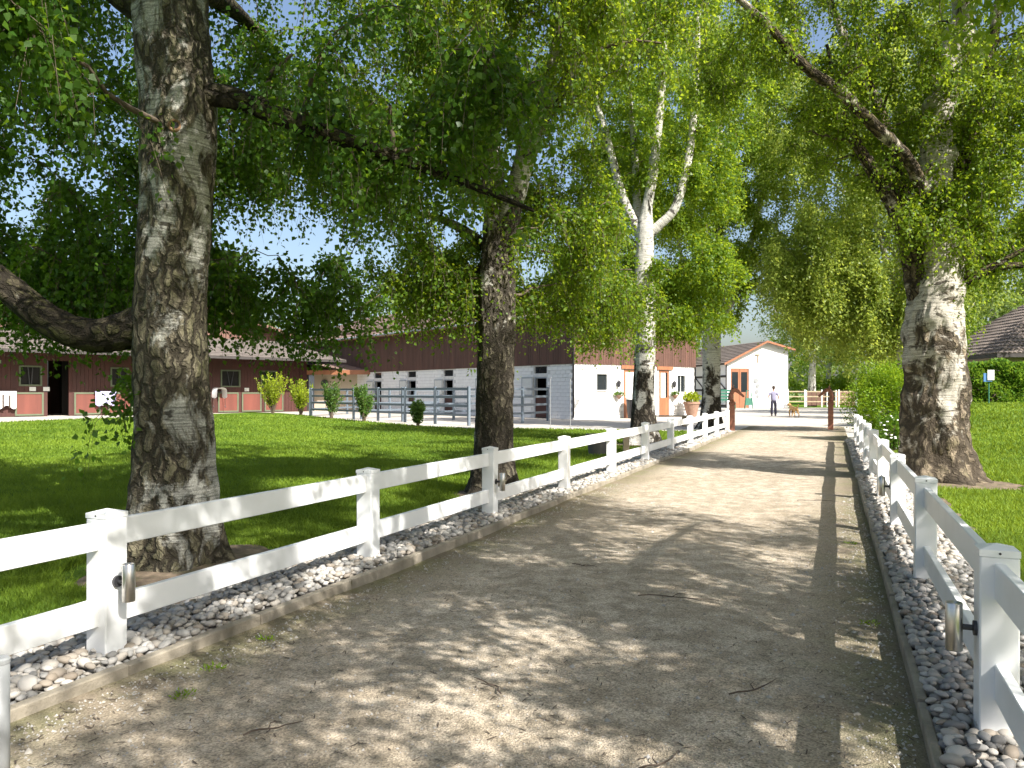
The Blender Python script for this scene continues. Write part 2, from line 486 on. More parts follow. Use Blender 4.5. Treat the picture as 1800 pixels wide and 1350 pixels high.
LAWN_L = [(-3.98, -9), (-3.98, 29.2), (-7, 29.0), (-11.5, 28.9), (-12.6, 28.0), (-16.2, 29.6), (-20.9, 33.0), (-30.5, 41.0),
          (-35.5, 45.0), (-38.2, 45.5), (-37.2, 34.5), (-36.5, 25.8), (-36.5, -9)]
lawn_l = MB().poly([(x, y, .05) for x, y in LAWN_L])
for (a, b) in zip(LAWN_L[1:8], LAWN_L[2:9]):   # a low edge towards the yard
    lawn_l.quad((a[0], a[1], .05), (b[0], b[1], .05), (b[0], b[1], -.02), (a[0], a[1], -.02))
tag(lawn_l.build('lawn', M['lawn']), kind='structure')
# right lawn: gently rising terrain
xs = np.linspace(1.02, 60, 60) ; xs = 1.02 + (xs - 1.02) ** 1.0
ys = np.linspace(-9, 75, 85)
gx, gy = np.meshgrid(xs, ys)
rz_ = right_z(gx, gy)
pv = np.stack([gx, gy, rz_], -1).reshape(-1, 3)
idx = np.arange(gx.size).reshape(gx.shape)
pf = np.stack([idx[:-1, :-1], idx[:-1, 1:], idx[1:, 1:], idx[1:, :-1]], -1).reshape(-1, 4)
keep = (pv[pf[:, 0], 1] < 27) | (pv[pf[:, 0], 0] > 3.2)
tag(link_mesh('lawn', np_mesh('lawn', pv, pf[keep], M['lawn'], True)), kind='structure')

# bare soil round the trees and behind the pebble strips
def soil_patch(cx, cy, rx, ry, zf, seed, n=40):
    rs = np.random.default_rng(seed)
    ph = rs.uniform(0, 6.28, 4)
    pts = []
    for i in range(n):
        a = 2 * math.pi * i / n
        k = 1 + .16 * math.sin(2 * a + ph[0]) + .12 * math.sin(3 * a + ph[1]) + .08 * math.sin(5 * a + ph[2]) + .05 * math.sin(9 * a + ph[3])
        pts.append((cx + rx * k * math.cos(a), cy + ry * k * math.sin(a)))
    return [(x, y, zf(x, y)) for x, y in pts]
SOILS = []
def add_soil(cx, cy, rx, ry, seed, zf=lambda x, y: .056):
    SOILS.append((cx, cy, rx, ry))
    pts = soil_patch(cx, cy, rx, ry, zf, seed)
    mb = MB()
    for i in range(len(pts)):
        mb.poly([(cx, cy, zf(cx, cy) + .02), pts[i], pts[(i + 1) % len(pts)]])
    tag(mb.build('soil_patch', M['soil'], smooth=True), kind='structure')
add_soil(-4.9, 5.0, .85, .9, 1)
add_soil(-4.35, 10.2, .55, .7, 2)
add_soil(-4.7, 21.2, .8, .9, 3)
add_soil(1.85, 13.75, .8, .8, 4, lambda x, y: float(right_z(x, y)) + .012)
for (x0, x1, sd, nm) in ((-4.28, -3.90, 5, 'L'), (1.0, 1.30, 6, 'R')):
    rs = np.random.default_rng(sd); mb = MB(); yy = np.arange(-4, 29.1 if nm == 'L' else 26, .35)
    e = [rs.uniform(-.12, .10) for _ in yy]
    for i in range(len(yy) - 1):
        if nm == 'L': mb.quad((x0 + e[i], yy[i], .0545), (x1, yy[i], .0545), (x1, yy[i+1], .0545), (x0 + e[i+1], yy[i+1], .0545))
        else: mb.quad((x0, yy[i], .058), (x1 + e[i], yy[i], .058), (x1 + e[i+1], yy[i+1], .058), (x0, yy[i+1], .058))
    tag(mb.build('soil_strip', M['soil']), kind='structure')

# ------------------------------------------------------------------ kerbs and pebble strips
def kerb(x0, x1, y0, y1, seed):
    root = tag(empty('kerb', ((x0 + x1) / 2, y0, 0)), kind='structure')
    me = MB().box(-(x1 - x0) / 2, (x1 - x0) / 2, 0, .992, -.1, .078).mesh('kerb_stone', M['kerb'], bevel=.006)
    rs = random.Random(seed); y = 0
    while y < y1 - y0:
        o = link_mesh('kerb_stone', me, root, (rs.uniform(-.006, .006), y, rs.uniform(-.012, .006)), (0, rs.uniform(-.02, .02), rs.uniform(-.006, .006)))
        y += 1.0
kerb(-3.345, -3.285, -2, 30, 1)
kerb(.352, .392, -2, 26, 2)

def ico(sub):
    bm = bmesh.new(); bmesh.ops.create_icosphere(bm, subdivisions=sub, radius=1.0)
    v = np.array([p.co[:] for p in bm.verts]); f = np.array([[p.index for p in q.verts] for q in bm.faces]); bm.free()
    return v, f
ICO1 = ico(1); ICO2 = ico(2)
def pebble_shape(v, rs):
    d = v.copy()
    k = rs.normal(size=(3, 3)) * .9; ph = rs.uniform(0, 6, 3)
    d *= (1 + .10 * np.sin(v @ k.T + ph).sum(1, keepdims=True) / 1.5)
    d[:, 2] = np.sign(d[:, 2]) * np.abs(d[:, 2]) ** 1.15
    return d
PEB_MESH = []
for i in range(8):
    rs = np.random.default_rng(100 + i)
    PEB_MESH.append(np_mesh('pebble', pebble_shape(ICO2[0], rs), ICO2[1], M['pebble'], True))

def pebble_strip(x0, x1, y0, y1, cam_y, seed, label):
    root = tag(MB().poly([(x0, y0, .055), (x1, y0, .055), (x1, y1, .055), (x0, y1, .055)]).build('pebble_bed', M['pebble_bed']), kind='structure')
    rs = np.random.default_rng(seed)
    pts = []
    sp = .046
    for layer in range(2):
        y = y0
        while y < (y1 if layer == 0 else 9):
            s_ = sp * (1 + max(0, y - 5) * .075)
            for x in np.arange(x0 + .02, x1 - .01, s_):
                pts.append((x + rs.uniform(-.4, .4) * s_, y + rs.uniform(-.4, .4) * s_ + layer * .03, layer, s_))
            y += s_ * (1.0 if layer == 0 else 1.35)
    pts = [p for p in pts if x0 < p[0] < x1 and y0 < p[1] < y1]
    pts.sort(key=lambda p: (p[1] < cam_y, p[1] - .9 * p[2]))
    V = []; F = []; T = []; off = 0
    for i, (x, y, ly, s_) in enumerate(pts):
        a = s_ * rs.uniform(.46, .84) * (1.25 if rs.uniform() < .12 else 1); b_ = a * rs.uniform(.62, .9); c_ = a * rs.uniform(.38, .62)
        prof = .018 * math.sin((x - x0) / (x1 - x0) * math.pi) + .012 * math.sin(y * 2.3) * math.sin(y * .9 + 1)
        z = .062 + prof + ly * .026 + rs.uniform(-.008, .01)
        rot = (rs.uniform(-.4, .4), rs.uniform(-.4, .4), rs.uniform(0, 6.28))
        if i < 300:
            o = link_mesh('pebble', PEB_MESH[int(rs.integers(8))], root, (x, y, z), rot); o.scale = (a, b_, c_)
        else:
            v, f = ICO1
            v = pebble_shape(v, rs) * (a * 1.12, b_ * 1.12, c_ * 1.12)
            m = np.array(Matrix.Rotation(rot[2], 3, 'Z') @ Matrix.Rotation(rot[0], 3, 'X') @ Matrix.Rotation(rot[1], 3, 'Y'))
            V.append(v @ m.T + (x, y, z)); F.append(f + off); off += len(v); T.append(np.full(len(v), rs.uniform()))
    o = link_mesh('pebbles', np_mesh('pebbles', np.concatenate(V), np.concatenate(F), M['pebble_rest'], True,
                  {'tint': ('POINT', 'FLOAT', np.concatenate(T))}), root)
    o['kind'] = 'stuff'
pebble_strip(-3.97, -3.348, .6, 29.5, 2.2, 21, 'left')
pebble_strip(.398, 1.03, 1.2, 25.5, 3.0, 22, 'right')

# ------------------------------------------------------------------ white fences
POST_H = .86
post_mb = MB().box(-.07, .07, -.07, .07, -.25, POST_H - .03)
post_mesh = post_mb.mesh('post', M['pvc'], bevel=.006)
cap = MB().box(-.0715, .0715, -.0715, .0715, POST_H - .03, POST_H - .004)
n0 = len(cap.v)
cap.v += [(-.0715, -.0715, POST_H - .004), (.0715, -.0715, POST_H - .004), (.0715, .0715, POST_H - .004), (-.0715, .0715, POST_H - .004), (0, 0, POST_H + .016)]
cap.f += [(n0, n0+1, n0+4), (n0+1, n0+2, n0+4), (n0+2, n0+3, n0+4), (n0+3, n0, n0+4)]
cap.f.remove((4, 5, 6, 7))
cap_mesh = cap.mesh('post_cap', M['pvc'])
screw_mesh = MB().tube([(0, -.0705, POST_H - .016), (0, -.0735, POST_H - .016)], .005, 8).mesh('screw', M['dark_metal'])
def white_fence(x, ys, name, label, z):
    root = empty(name, (x, ys[0], z), 0, label, 'fence')
    rs = random.Random(len(ys))
    for i, y in enumerate(ys):
        p = link_mesh('post', post_mesh, root, (rs.uniform(-.008, .008), y - ys[0], rs.uniform(-.012, .012)), (rs.uniform(-.008, .008), rs.uniform(-.008, .008), rs.uniform(-.02, .02)))
        link_mesh('post_cap', cap_mesh, p)
        if i < 5: link_mesh('screw', screw_mesh, p)
    for i in range(len(ys) - 1):
        for zc in (.735, .325):
            L = ys[i+1] - ys[i] - .10
            o = MB().box(-.021, .021, 0, L, -.072, .072).build('rail', M['pvc'], root, bevel=.004, loc=(0, ys[i] - ys[0] + .05, zc + rs.uniform(-.006, .006)), rot=(rs.uniform(-.002, .002), 0, 0))
    return root
LY = [-2.05, .52, 3.10, 5.65, 8.15, 10.8, 13.4, 16.1, 18.8, 21.6, 24.2, 26.8, 29.5]
RY = [-1.55, 1.08, 3.72, 6.40, 9.0, 11.7, 14.4, 17.1, 19.7, 22.3, 24.6]
white_fence(-3.56, LY, 'white_fence', 'white two-rail post fence along the left side of the gravel path beside the lawn', -.03)
white_fence(.615, RY, 'white_fence', 'white two-rail post fence along the right side of the gravel path', -.03)

def post_lamp(x, y, z, side, label):
    """stainless up-down cylinder light on the path side of a fence post; side=+1 when the post is at -x of the lamp"""
    root = empty('post_lamp', (x, y, z), 0, label, 'lamp', 'steel lamps on the white fence posts')
    cx = side * .085
    b = MB().lathe([(.030, -.098), (.032, -.095), (.032, .095), (.030, .098), (.026, .098), (.026, .085)], 24, (cx, 0, 0)).build('lamp_tube', M['steel'], root, smooth=False)
    for p in b.data.polygons: p.use_smooth = len(p.vertices) == 4 and abs(p.normal.z) < .3
    MB().lathe([(.0265, .078), (.0265, .084)], 20, (cx, 0, 0)).build('lens', M['glass'], root)
    MB().tube([(side * .012, 0, 0), (cx - side * .03, 0, 0)], .012, 10).build('bracket', M['dark_metal'], root)
    MB().tube([(0, 0, 0), (side * .016, 0, 0)], .03, 16).build('mounting_plate', M['dark_metal'], root)
post_lamp(-3.49, 3.10, .46, 1, 'small steel cylinder lamp on the nearest left fence post, before the thick birch')
post_lamp(-3.49, 8.15, .46, 1, 'small steel cylinder lamp on the left fence post in front of the second birch trunk')
post_lamp(.545, 3.72, .49, -1, 'steel cylinder lamp on the nearest right white fence post above the pebbles')
post_lamp(.545, 9.0, .49, -1, 'steel cylinder lamp on the third right fence post in front of the wide tree trunk')

b = empty('bollard', (-2.915, 2.06, 0), 0, 'low grey metal post at the bottom left corner of the path', 'bollard')
MB().tube([(0, 0, -.1), (0, 0, .43)], .035, 20).build('shaft', M['stake'], b, smooth=True)
MB().lathe([(.037, .43), (.037, .445), (.03, .452)], 20).build('cap', M['stake'], b)

# ------------------------------------------------------------------ trees
def catmull(P, n):
    P = np.asarray(P, float); Q = np.vstack([2 * P[0] - P[1], P, 2 * P[-1] - P[-2]])
    out = []
    for i in range(1, len(Q) - 2):
        t = np.linspace(0, 1, n, endpoint=False)[:, None]
        a, b, c, d = Q[i-1], Q[i], Q[i+1], Q[i+2]
        out.append(.5 * ((2 * b) + (-a + c) * t + (2 * a - 5 * b + 4 * c - d) * t ** 2 + (-a + 3 * b - 3 * c + d) * t ** 3))
    out.append(P[-1:]); return np.vstack(out)

def resample(P, step):
    d = np.r_[0, np.cumsum(np.linalg.norm(np.diff(P[:, :3], axis=0), axis=1))]
    n = max(3, int(d[-1] / step) + 1)
    s = np.linspace(0, d[-1], n)
    return np.stack([np.interp(s, d, P[:, k]) for k in range(P.shape[1])], 1), s

def limb_mesh(name, ctrl, mat, sides=20, step=.08, flare=0.0, lobes=5, rough=.02, burl=0.0, seed=0, vstart=0.0):
    P, s = resample(catmull(ctrl, 10), step)
    pts = P[:, :3]; r = np.maximum(P[:, 3], .004)
    T = np.gradient(pts, axis=0); T /= np.linalg.norm(T, axis=1, keepdims=True)
    S = np.zeros_like(pts); a = np.array([1.0, 0, 0]) if abs(T[0, 0]) < .9 else np.array([0, 1.0, 0])
    sv = np.cross(T[0], a); sv /= np.linalg.norm(sv)
    for i in range(len(pts)):
        sv = sv - T[i] * sv.dot(T[i]); sv /= np.linalg.norm(sv); S[i] = sv
    U = np.cross(T, S)
    th = np.linspace(0, 2 * math.pi, sides, endpoint=False)
    rs = np.random.default_rng(seed); ph = rs.uniform(0, 6.28, 12)
    TH, SS = np.meshgrid(th, s)
    k = np.ones_like(TH)
    if flare > 0:
        z = pts[:, 2][:, None]
        e = np.exp(-np.maximum(z, -.05) / .30)
        k += flare * e * (1 + .55 * np.sin(lobes * TH + ph[0]) + .25 * np.sin(2 * TH + ph[1]))
        k += .04 * np.exp(-np.maximum(z, 0) / 1.5) * np.sin(lobes * TH + ph[0])
    k += .03 * np.sin(3 * TH + .9 * SS + ph[2]) + .025 * np.sin(2 * TH - 1.7 * SS + ph[3])
    X = pts[:, None, :] + (S[:, None, :] * np.cos(TH)[..., None] + U[:, None, :] * np.sin(TH)[..., None]) * (r[:, None] * k)[..., None]
    if rough > 0 or burl > 0:
        flat = X.reshape(-1, 3); dn = (X - pts[:, None, :]).reshape(-1, 3)
        dn /= np.linalg.norm(dn, axis=1, keepdims=True) + 1e-9
        disp = np.empty(len(flat))
        for i, p in enumerate(flat):
            q = Vector((p[0] * 11 + seed, p[1] * 11, p[2] * 3.0))
            d = (1.3 * (.5 - abs(mnoise.noise(q))) + .6 * mnoise.noise(q * 2.3)) * rough
            if burl > 0:
                w = Vector((p[0] * 3.2 + 5, p[1] * 3.2 + seed, p[2] * 2.6))
                d += max(0, mnoise.noise(w)) * burl
            disp[i] = d
        lim = np.repeat(np.minimum(1, r / .1), sides)
        X = (flat + dn * (disp * lim)[:, None]).reshape(X.shape)
    n, m = len(pts), sides
    i = np.arange((n - 1) * m); a_ = i; b_ = (i // m) * m + (i + 1) % m
    F = np.stack([a_, b_, b_ + m, a_ + m], 1)
    ravg = float(np.mean(r[:max(2, len(r) // 2)]))
    bark = np.stack([np.cos(TH) * ravg, np.sin(TH) * ravg, SS + vstart], -1).reshape(-1, 3)
    bark[:, 0] += seed * 3.7
    return np_mesh(name, X.reshape(-1, 3), F, mat, True, {'bark': ('POINT', 'FLOAT_VECTOR', bark)}), P

def unit(v): return v / (np.linalg.norm(v, axis=-1, keepdims=True) + 1e-9)

def leaves_arrays(pos, axis, size, rs, tri=False, aspect=.42):
    n = len(pos)
    rnd = unit(rs.normal(size=(n, 3)))
    b = unit(np.cross(axis, rnd)); nn = np.cross(axis, b)
    L = (size * rs.uniform(.65, 1.25, n))[:, None]
    w = L * aspect
    if tri:
        v = np.stack([pos - b * w, pos + b * w, pos + axis * L], 1)
        f = np.arange(n * 3).reshape(n, 3)
    else:
        lift = nn * L * .16
        v = np.stack([pos, pos + axis * L * .38 - b * w + lift, pos + axis * L, pos + axis * L * .38 + b * w + lift], 1)
        f = np.arange(n * 4).reshape(n, 4)
    return v.reshape(-1, 3), f

def multi_tubes(curves, r0, r1, sides):
    """curves (K,M,3) -> joined mesh arrays"""
    K, Mn, _ = curves.shape
    T = unit(np.gradient(curves, axis=1))
    ref = np.where(np.abs(T[..., 2:3]) < .9, np.array([0, 0, 1.0]), np.array([1.0, 0, 0]))
    S = unit(np.cross(T, ref)); U = np.cross(T, S)
    th = np.linspace(0, 2 * math.pi, sides, endpoint=False)
    rad = (np.asarray(r0)[:, None] * (1 - np.linspace(0, 1, Mn)) + np.asarray(r1)[:, None] * np.linspace(0, 1, Mn))
    V = curves[:, :, None, :] + (S[:, :, None, :] * np.cos(th)[None, None, :, None] + U[:, :, None, :] * np.sin(th)[None, None, :, None]) * rad[:, :, None, None]
    i = np.arange((Mn - 1) * sides); a = i; b = (i // sides) * sides + (i + 1) % sides
    F = np.stack([a, b, b + sides, a + sides], 1)
    F = (F[None] + (np.arange(K) * Mn * sides)[:, None, None]).reshape(-1, 4)
    return V.reshape(-1, 3), F

def birch(name, loc, trunk, limbs, blobs, label, bark, leaf, leaf_size=.055, twigs=9, per=42, twig_len=(.45, 1.15), droop=.75,
          seed=1, sides=48, step=.045, flare=.55, lobes=5, rough=.018, burl=0.0, tri=False, cat='tree', group=None, twig_mesh=True, limb_bark=None, gap=.0):
    rs = np.random.default_rng(seed)
    root = empty(name, loc, 0, label, cat, group)
    me, P = limb_mesh('trunk', trunk, bark, sides, step, flare, lobes, rough, burl, seed)
    tr = link_mesh('trunk', me, root)
    nodes = [P[P[:, 2] > 1.6][::6, :4]] if (P[:, 2] > 1.6).any() else [P[-3:, :4]]
    for k, lb in enumerate(limbs):
        me, Q = limb_mesh('limb', lb, limb_bark or bark, max(8, sides // 3), max(.06, step * 1.6), 0, 5, rough * .6, 0, seed + 3 + k, vstart=float(lb[0][2]))
        link_mesh('limb', me, root)
        nodes.append(Q[3::4, :4])
    nodes = np.vstack(nodes)
    # cluster centres
    cs = []
    for (cx, cy, cz, rx, ry, rz, n) in blobs:
        n = int(n * (1.6 if twigs <= 9 and not group else 1.0) + .5)
        d = unit(rs.normal(size=(n, 3))) * (rs.uniform(.12, 1.0, n) ** (1 / 2.2))[:, None]
        cs.append(np.array([cx, cy, cz]) + d * np.array([rx, ry, rz]))
    cs = np.vstack(cs)
    cs = cs[cs[:, 2] > 1.1]
    order = np.argsort(np.linalg.norm(cs[:, :2], axis=1) + .15 * cs[:, 2]); cs = cs[order]
    curves = []; r0 = []; r1 = []
    NODE = np.zeros((len(nodes) + len(cs) * 4, 4)); NODE[:len(nodes)] = nodes; cnt = len(nodes)
    for c in cs:
        d = NODE[:cnt, :3] - c
        cost = np.linalg.norm(d, axis=1) + 1.1 * np.maximum(0, d[:, 2] + .1) - .6 * np.minimum(NODE[:cnt, 3], .1) * 3
        j = int(np.argmin(cost)); a = NODE[j, :3]; ra = min(NODE[j, 3] * .62, .03)
        ra = max(ra, .007)
        t = np.linspace(0, 1, 7)[:, None]
        dist = np.linalg.norm(c - a)
        mid = (a + c) / 2 + rs.normal(size=3) * .10 * dist + np.array([0, 0, .16 * dist])
        cur = (1 - t) ** 2 * a + 2 * (1 - t) * t * mid + t ** 2 * c
        cur[1:-1] += rs.normal(size=(5, 3)) * .02 * dist
        curves.append(cur); r0.append(ra); r1.append(max(.004, ra * .4))
        for q, fr in ((2, .8), (4, .6), (6, .42)):
            NODE[cnt] = (*cur[q], ra * fr); cnt += 1
    curves = np.array(curves)
    bv, bf = multi_tubes(curves, r0, r1, 4)
    # hanging twigs
    K = len(cs) * twigs
    ci = np.repeat(np.arange(len(cs)), twigs)
    tt = rs.uniform(.12, 1.0, K)
    seg = tt * 6; i0 = np.minimum(seg.astype(int), 5); fr = (seg - i0)[:, None]
    st = curves[ci, i0] * (1 - fr) + curves[ci, i0 + 1] * fr
    hd = rs.normal(size=(K, 3)); hd[:, 2] = rs.uniform(-.15, .55, K); hd = unit(hd)
    Lt = rs.uniform(*twig_len, K)
    Mn = 6; t = np.linspace(0, 1, Mn)
    tw = st[:, None, :] + hd[:, None, :] * (Lt[:, None] * (t - .35 * t ** 2)[None, :] * (1.15 - droop * .75))[..., None]
    tw[..., 2] -= (Lt * droop)[:, None] * (t ** 1.7)[None, :]
    tw += rs.normal(size=tw.shape) * .02 * t[None, :, None]
    tw[..., 2] = np.maximum(tw[..., 2], .25)
    if twig_mesh:
        tv, tf = multi_tubes(tw[:, [0, 3, 5]], np.full(K, .0035), np.full(K, .0012), 3)
        bf = np.vstack([bf, tf + len(bv)]); bv = np.vstack([bv, tv])
    bark_attr = np.stack([bv[:, 0] * .2, bv[:, 1] * .2, bv[:, 2]], 1)
    o = tag(link_mesh('branches', np_mesh('branches', bv, bf, M['branch'], True), root), kind='stuff')
    # leaves
    n = K * per
    ti = np.repeat(np.arange(K), per)
    lt = rs.uniform(.06, 1.0, n) * 5; i0 = np.minimum(lt.astype(int), 4); fr = (lt - i0)[:, None]
    pos = tw[ti, i0] * (1 - fr) + tw[ti, i0 + 1] * fr
    off = rs.normal(size=(n, 3)); pos = pos + off * (leaf_size * .85)
    pos[:, 2] = np.maximum(pos[:, 2], .12)
    ax = unit(off * .6 + np.array([0, 0, -.75]) + rs.normal(size=(n, 3)) * .45)
    lv, lf = leaves_arrays(pos, ax, leaf_size, rs, tri)
    base_t = np.repeat(rs.uniform(.15, .85, len(cs)), twigs * per)
    tint = np.clip(base_t + rs.normal(size=n) * .2, 0, 1)
    tint = np.repeat(tint, 3 if tri else 4)
    cr = link_mesh('crown', np_mesh('crown', lv, lf, leaf, False, {'tint': ('POINT', 'FLOAT', tint)}), root)
    return root

# --- left row
birch('birch_tree', (-5.03, 5.03, .04),
      [(0, 0, -.25, .37), (0, 0, .25, .318), (0.02, 0, 1.0, .296), (-.03, 0, 2.0, .278), (.02, .02, 3.0, .272), (.03, .02, 3.8, .280), (-.05, 0, 4.8, .28), (-.1, .1, 7, .24), (0, .2, 10, .16), (.2, .3, 14, .04)],
      [[(-.02, 0, 2.02, .24), (-.27, -.09, 1.96, .165), (-.60, -.23, 1.88, .132), (-.92, -.36, 1.98, .122), (-1.2, -.46, 2.2, .115), (-1.7, -.6, 2.64, .10), (-2.4, -.5, 3.5, .08), (-3.1, -.2, 4.6, .05), (-3.6, 0, 5.4, .02)],
       [(.05, .02, 3.85, .11), (.42, .17, 3.84, .085), (.95, .38, 3.62, .072), (1.5, .65, 3.42, .055), (2.1, 1.1, 3.2, .035), (2.6, 1.5, 3.0, .015)],
       [(-.08, .05, 3.5, .06), (-.35, .2, 3.2, .045), (-.7, .5, 2.75, .03), (-1.1, .9, 2.5, .012)],
       [(-.1, 0, 4.5, .17), (-.5, -.15, 4.8, .14), (-1.2, -.2, 5.4, .10), (-2.2, 0, 6.5, .06), (-3, .5, 7.6, .02)],
       [(.05, .1, 5.2, .14), (.6, .6, 6, .1), (1.3, 1.5, 7.2, .06), (1.8, 2.2, 8.6, .02)],
       [(-.05, .2, 4.9, .14), (-.6, 1.2, 5.3, .10), (-1.3, 2.5, 5.7, .06), (-1.8, 3.8, 5.8, .02)]],
      [(0, 0, 8.2, 4.4, 4.4, 2.6, 72), (-3.1, 1.4, 4.4, 2.7, 2.2, 1.7, 118), (.5, -1.9, 3.9, .6, .5, .4, 7), (-.95, 2.4, 2.7, 1.4, 1.4, .5, 22),
       (-.9, 3.0, 4.9, 2.0, 1.7, 1.4, 30), (1.7, 1.0, 3.9, 1.2, 1.1, .7, 24), (-2.7, 1.5, 2.85, 2.0, 1.4, .6, 44), (-.42, -.05, 1.5, .06, .06, .06, 1),
       (1.9, -1.1, 6.6, 2.1, 2.1, 1.2, 44)],
      'thick mossy birch with a heavy low limb, nearest on the left behind the fence', M['bark_a'], M['leaf_deep'],
      leaf_size=.056, twigs=9, per=34, seed=3, sides=64, step=.06, flare=.28, lobes=5, rough=.022, limb_bark=M['bark_limb'])
birch('birch_tree', (-4.32, 10.09, .04),
      [(0, 0, -.25, .32), (-.02, 0, .3, .275), (-.02, 0, 1.2, .245), (.02, 0, 2.4, .235), (.04, 0, 3.3, .215), (.02, -.05, 4.2, .14), (-.04, -.1, 5.2, .10), (-.05, -.1, 6.6, .085), (0, 0, 9, .06), (0, .1, 13, .02)],
      [[(.12, 0, 3.5, .15), (.38, -.15, 4.15, .135), (.66, -.3, 4.8, .12), (1.0, -.38, 5.2, .085), (1.28, -.45, 5.55, .065), (1.26, -.5, 5.85, .055), (1.15, -.55, 6.0, .05), (1.3, -.6, 6.6, .05), (1.5, -.6, 8.2, .02)],
       [(.66, -.3, 4.8, .07), (.95, -.45, 5.5, .06), (1.1, -.5, 6.3, .05), (1.2, -.5, 8.5, .02)],
       [(-.1, 0, 3.4, .08), (-.6, .1, 3.75, .06), (-1.2, .2, 4.0, .04), (-1.9, .3, 4.1, .015)],
       [(-.08, 0, 3.2, .06), (-.45, .0, 3.05, .05), (-.9, .1, 3.2, .02)],
       [(0, .1, 4.6, .1), (-.6, .2, 5.4, .085), (-1.2, .2, 6.3, .07), (-1.7, .3, 7.6, .05), (-2, .4, 9, .02)],
       [(0, .1, 4.4, .1), (-.25, .1, 5.6, .08), (-.35, .1, 7, .06), (-.5, .2, 9, .02)]],
      [(0, .2, 8.2, 3.6, 3.6, 3.0, 84), (-1.4, -.6, 4.9, 2.3, 2.0, 1.2, 52), (-.9, -.1, 3.1, 1.0, 1.0, .6, 22), (.8, .9, 3.9, 1.0, 1.0, 1.0, 34),
       (.6, 2.4, 3.0, 1.4, 1.3, .5, 32), (.2, -.4, 6.0, 2.4, 1.8, 1.1, 50), (-1.5, 1.6, 3.3, 1.3, 1.3, .7, 26), (2.0, -1.3, 7.0, 1.6, 1.6, .9, 22)],
      'dark fissured birch trunk, second from the left behind the white fence', M['bark_b'], M['leaf_birch'],
      leaf_size=.051, twigs=9, per=34, seed=5, sides=64, step=.055, flare=.35, lobes=6, rough=.026)
birch('birch_tree', (-4.72, 21.1, .04),
      [(0, 0, -.25, .42), (0, 0, .3, .34), (0, 0, 1.4, .285), (.05, 0, 3, .265), (.02, 0, 4.6, .25), (.06, -.05, 5.7, .22), (.12, -.05, 6.4, .13), (.3, -.1, 7.4, .12), (.55, -.1, 10.3, .09), (.6, 0, 15, .02)],
      [[(.0, 0, 5.5, .15), (-.35, -.1, 6.2, .12), (-.62, -.2, 7.0, .105), (-.9, -.3, 8.2, .09), (-1.25, -.4, 9.6, .07), (-1.4, -.4, 12, .03)],
       [(.0, 0, 5.6, .12), (-.25, .3, 6.6, .11), (-.35, .5, 8, .09), (-.6, .6, 10.5, .05), (-.7, .6, 13, .02)],
       [(.1, 0, 5.6, .15), (.45, .05, 5.9, .125), (.82, .1, 6.3, .115), (1.06, .15, 7.1, .105), (1.24, .2, 8.1, .095), (1.35, .2, 9.5, .085), (1.4, .2, 11, .07), (1.5, .2, 14, .02)],
       [(-.2, 0, 3.6, .09), (-.8, 0, 3.9, .07), (-1.5, 0, 4.0, .03)]],
      [(.1, 1.3, 10.3, 3.4, 2.9, 3.4, 150), (-1.6, .5, 5.0, 1.6, 1.5, 1.2, 40), (1.3, .8, 4.8, 1.4, 1.3, .9, 32), (-.2, 1.6, 7.4, 3.0, 1.9, 1.5, 70), (.2, 1.0, 3.7, 2.2, 1.3, .7, 36), (0, -.6, 12, 2.4, 1.5, 1.6, 20)],
      'white birch forking into three pale stems, third from the left behind the white fence', M['bark_c'], M['leaf_birch'],
      leaf_size=.077, twigs=9, per=28, tri=True, twig_mesh=False, seed=8, sides=40, step=.07, flare=.4, rough=.02)
birch('birch_tree', (-4.56, 32.7, .02),
      [(0, 0, -.25, .46), (0, 0, .3, .40), (.0, 0, 1.8, .35), (.02, 0, 3.6, .33), (.05, 0, 4.6, .26), (.25, .05, 6.5, .19), (.3, .1, 9, .15), (.32, .1, 13.8, .07), (.3, .1, 17, .02)],
      [[(.1, .05, 3.9, .2), (.5, .2, 4.6, .17), (.95, .4, 5.6, .15), (1.4, .5, 7.0, .12), (1.75, .6, 8.6, .09), (2.2, .8, 12, .02)],
       [(-.1, 0, 4.2, .15), (-.6, 0, 5, .12), (-1.2, 0, 7, .08), (-1.6, 0, 10, .02)]],
      [(.2, 0, 11.5, 4.2, 3.9, 5.2, 225), (-.9, .3, 5.6, 2.5, 2.2, 1.5, 50), (1.8, .5, 6.8, 1.7, 1.6, 1.4, 26)],
      'dark birch trunk splitting into two stems at the far end of the left fence', M['bark_c'], M['leaf_birch'],
      leaf_size=.095, twigs=9, per=28, tri=True, twig_mesh=False, seed=9, sides=32, step=.09, flare=.35, rough=.03)
t1 = bpy.data.objects['birch_tree']
MB().lathe([(.052, -.03), (.055, .0), (.042, .018), (.030, .006), (.026, -.02)], 20).build('knot', M['log'], t1, smooth=True, loc=(.206, -.196, 3.52), rot=(R(84), 0, R(45)))
MB().lathe([(.028, 0), (.028, .004)], 16).build('knot_hole', M['dark'], t1, loc=(.2105, -.2005, 3.52), rot=(R(84), 0, R(45)))
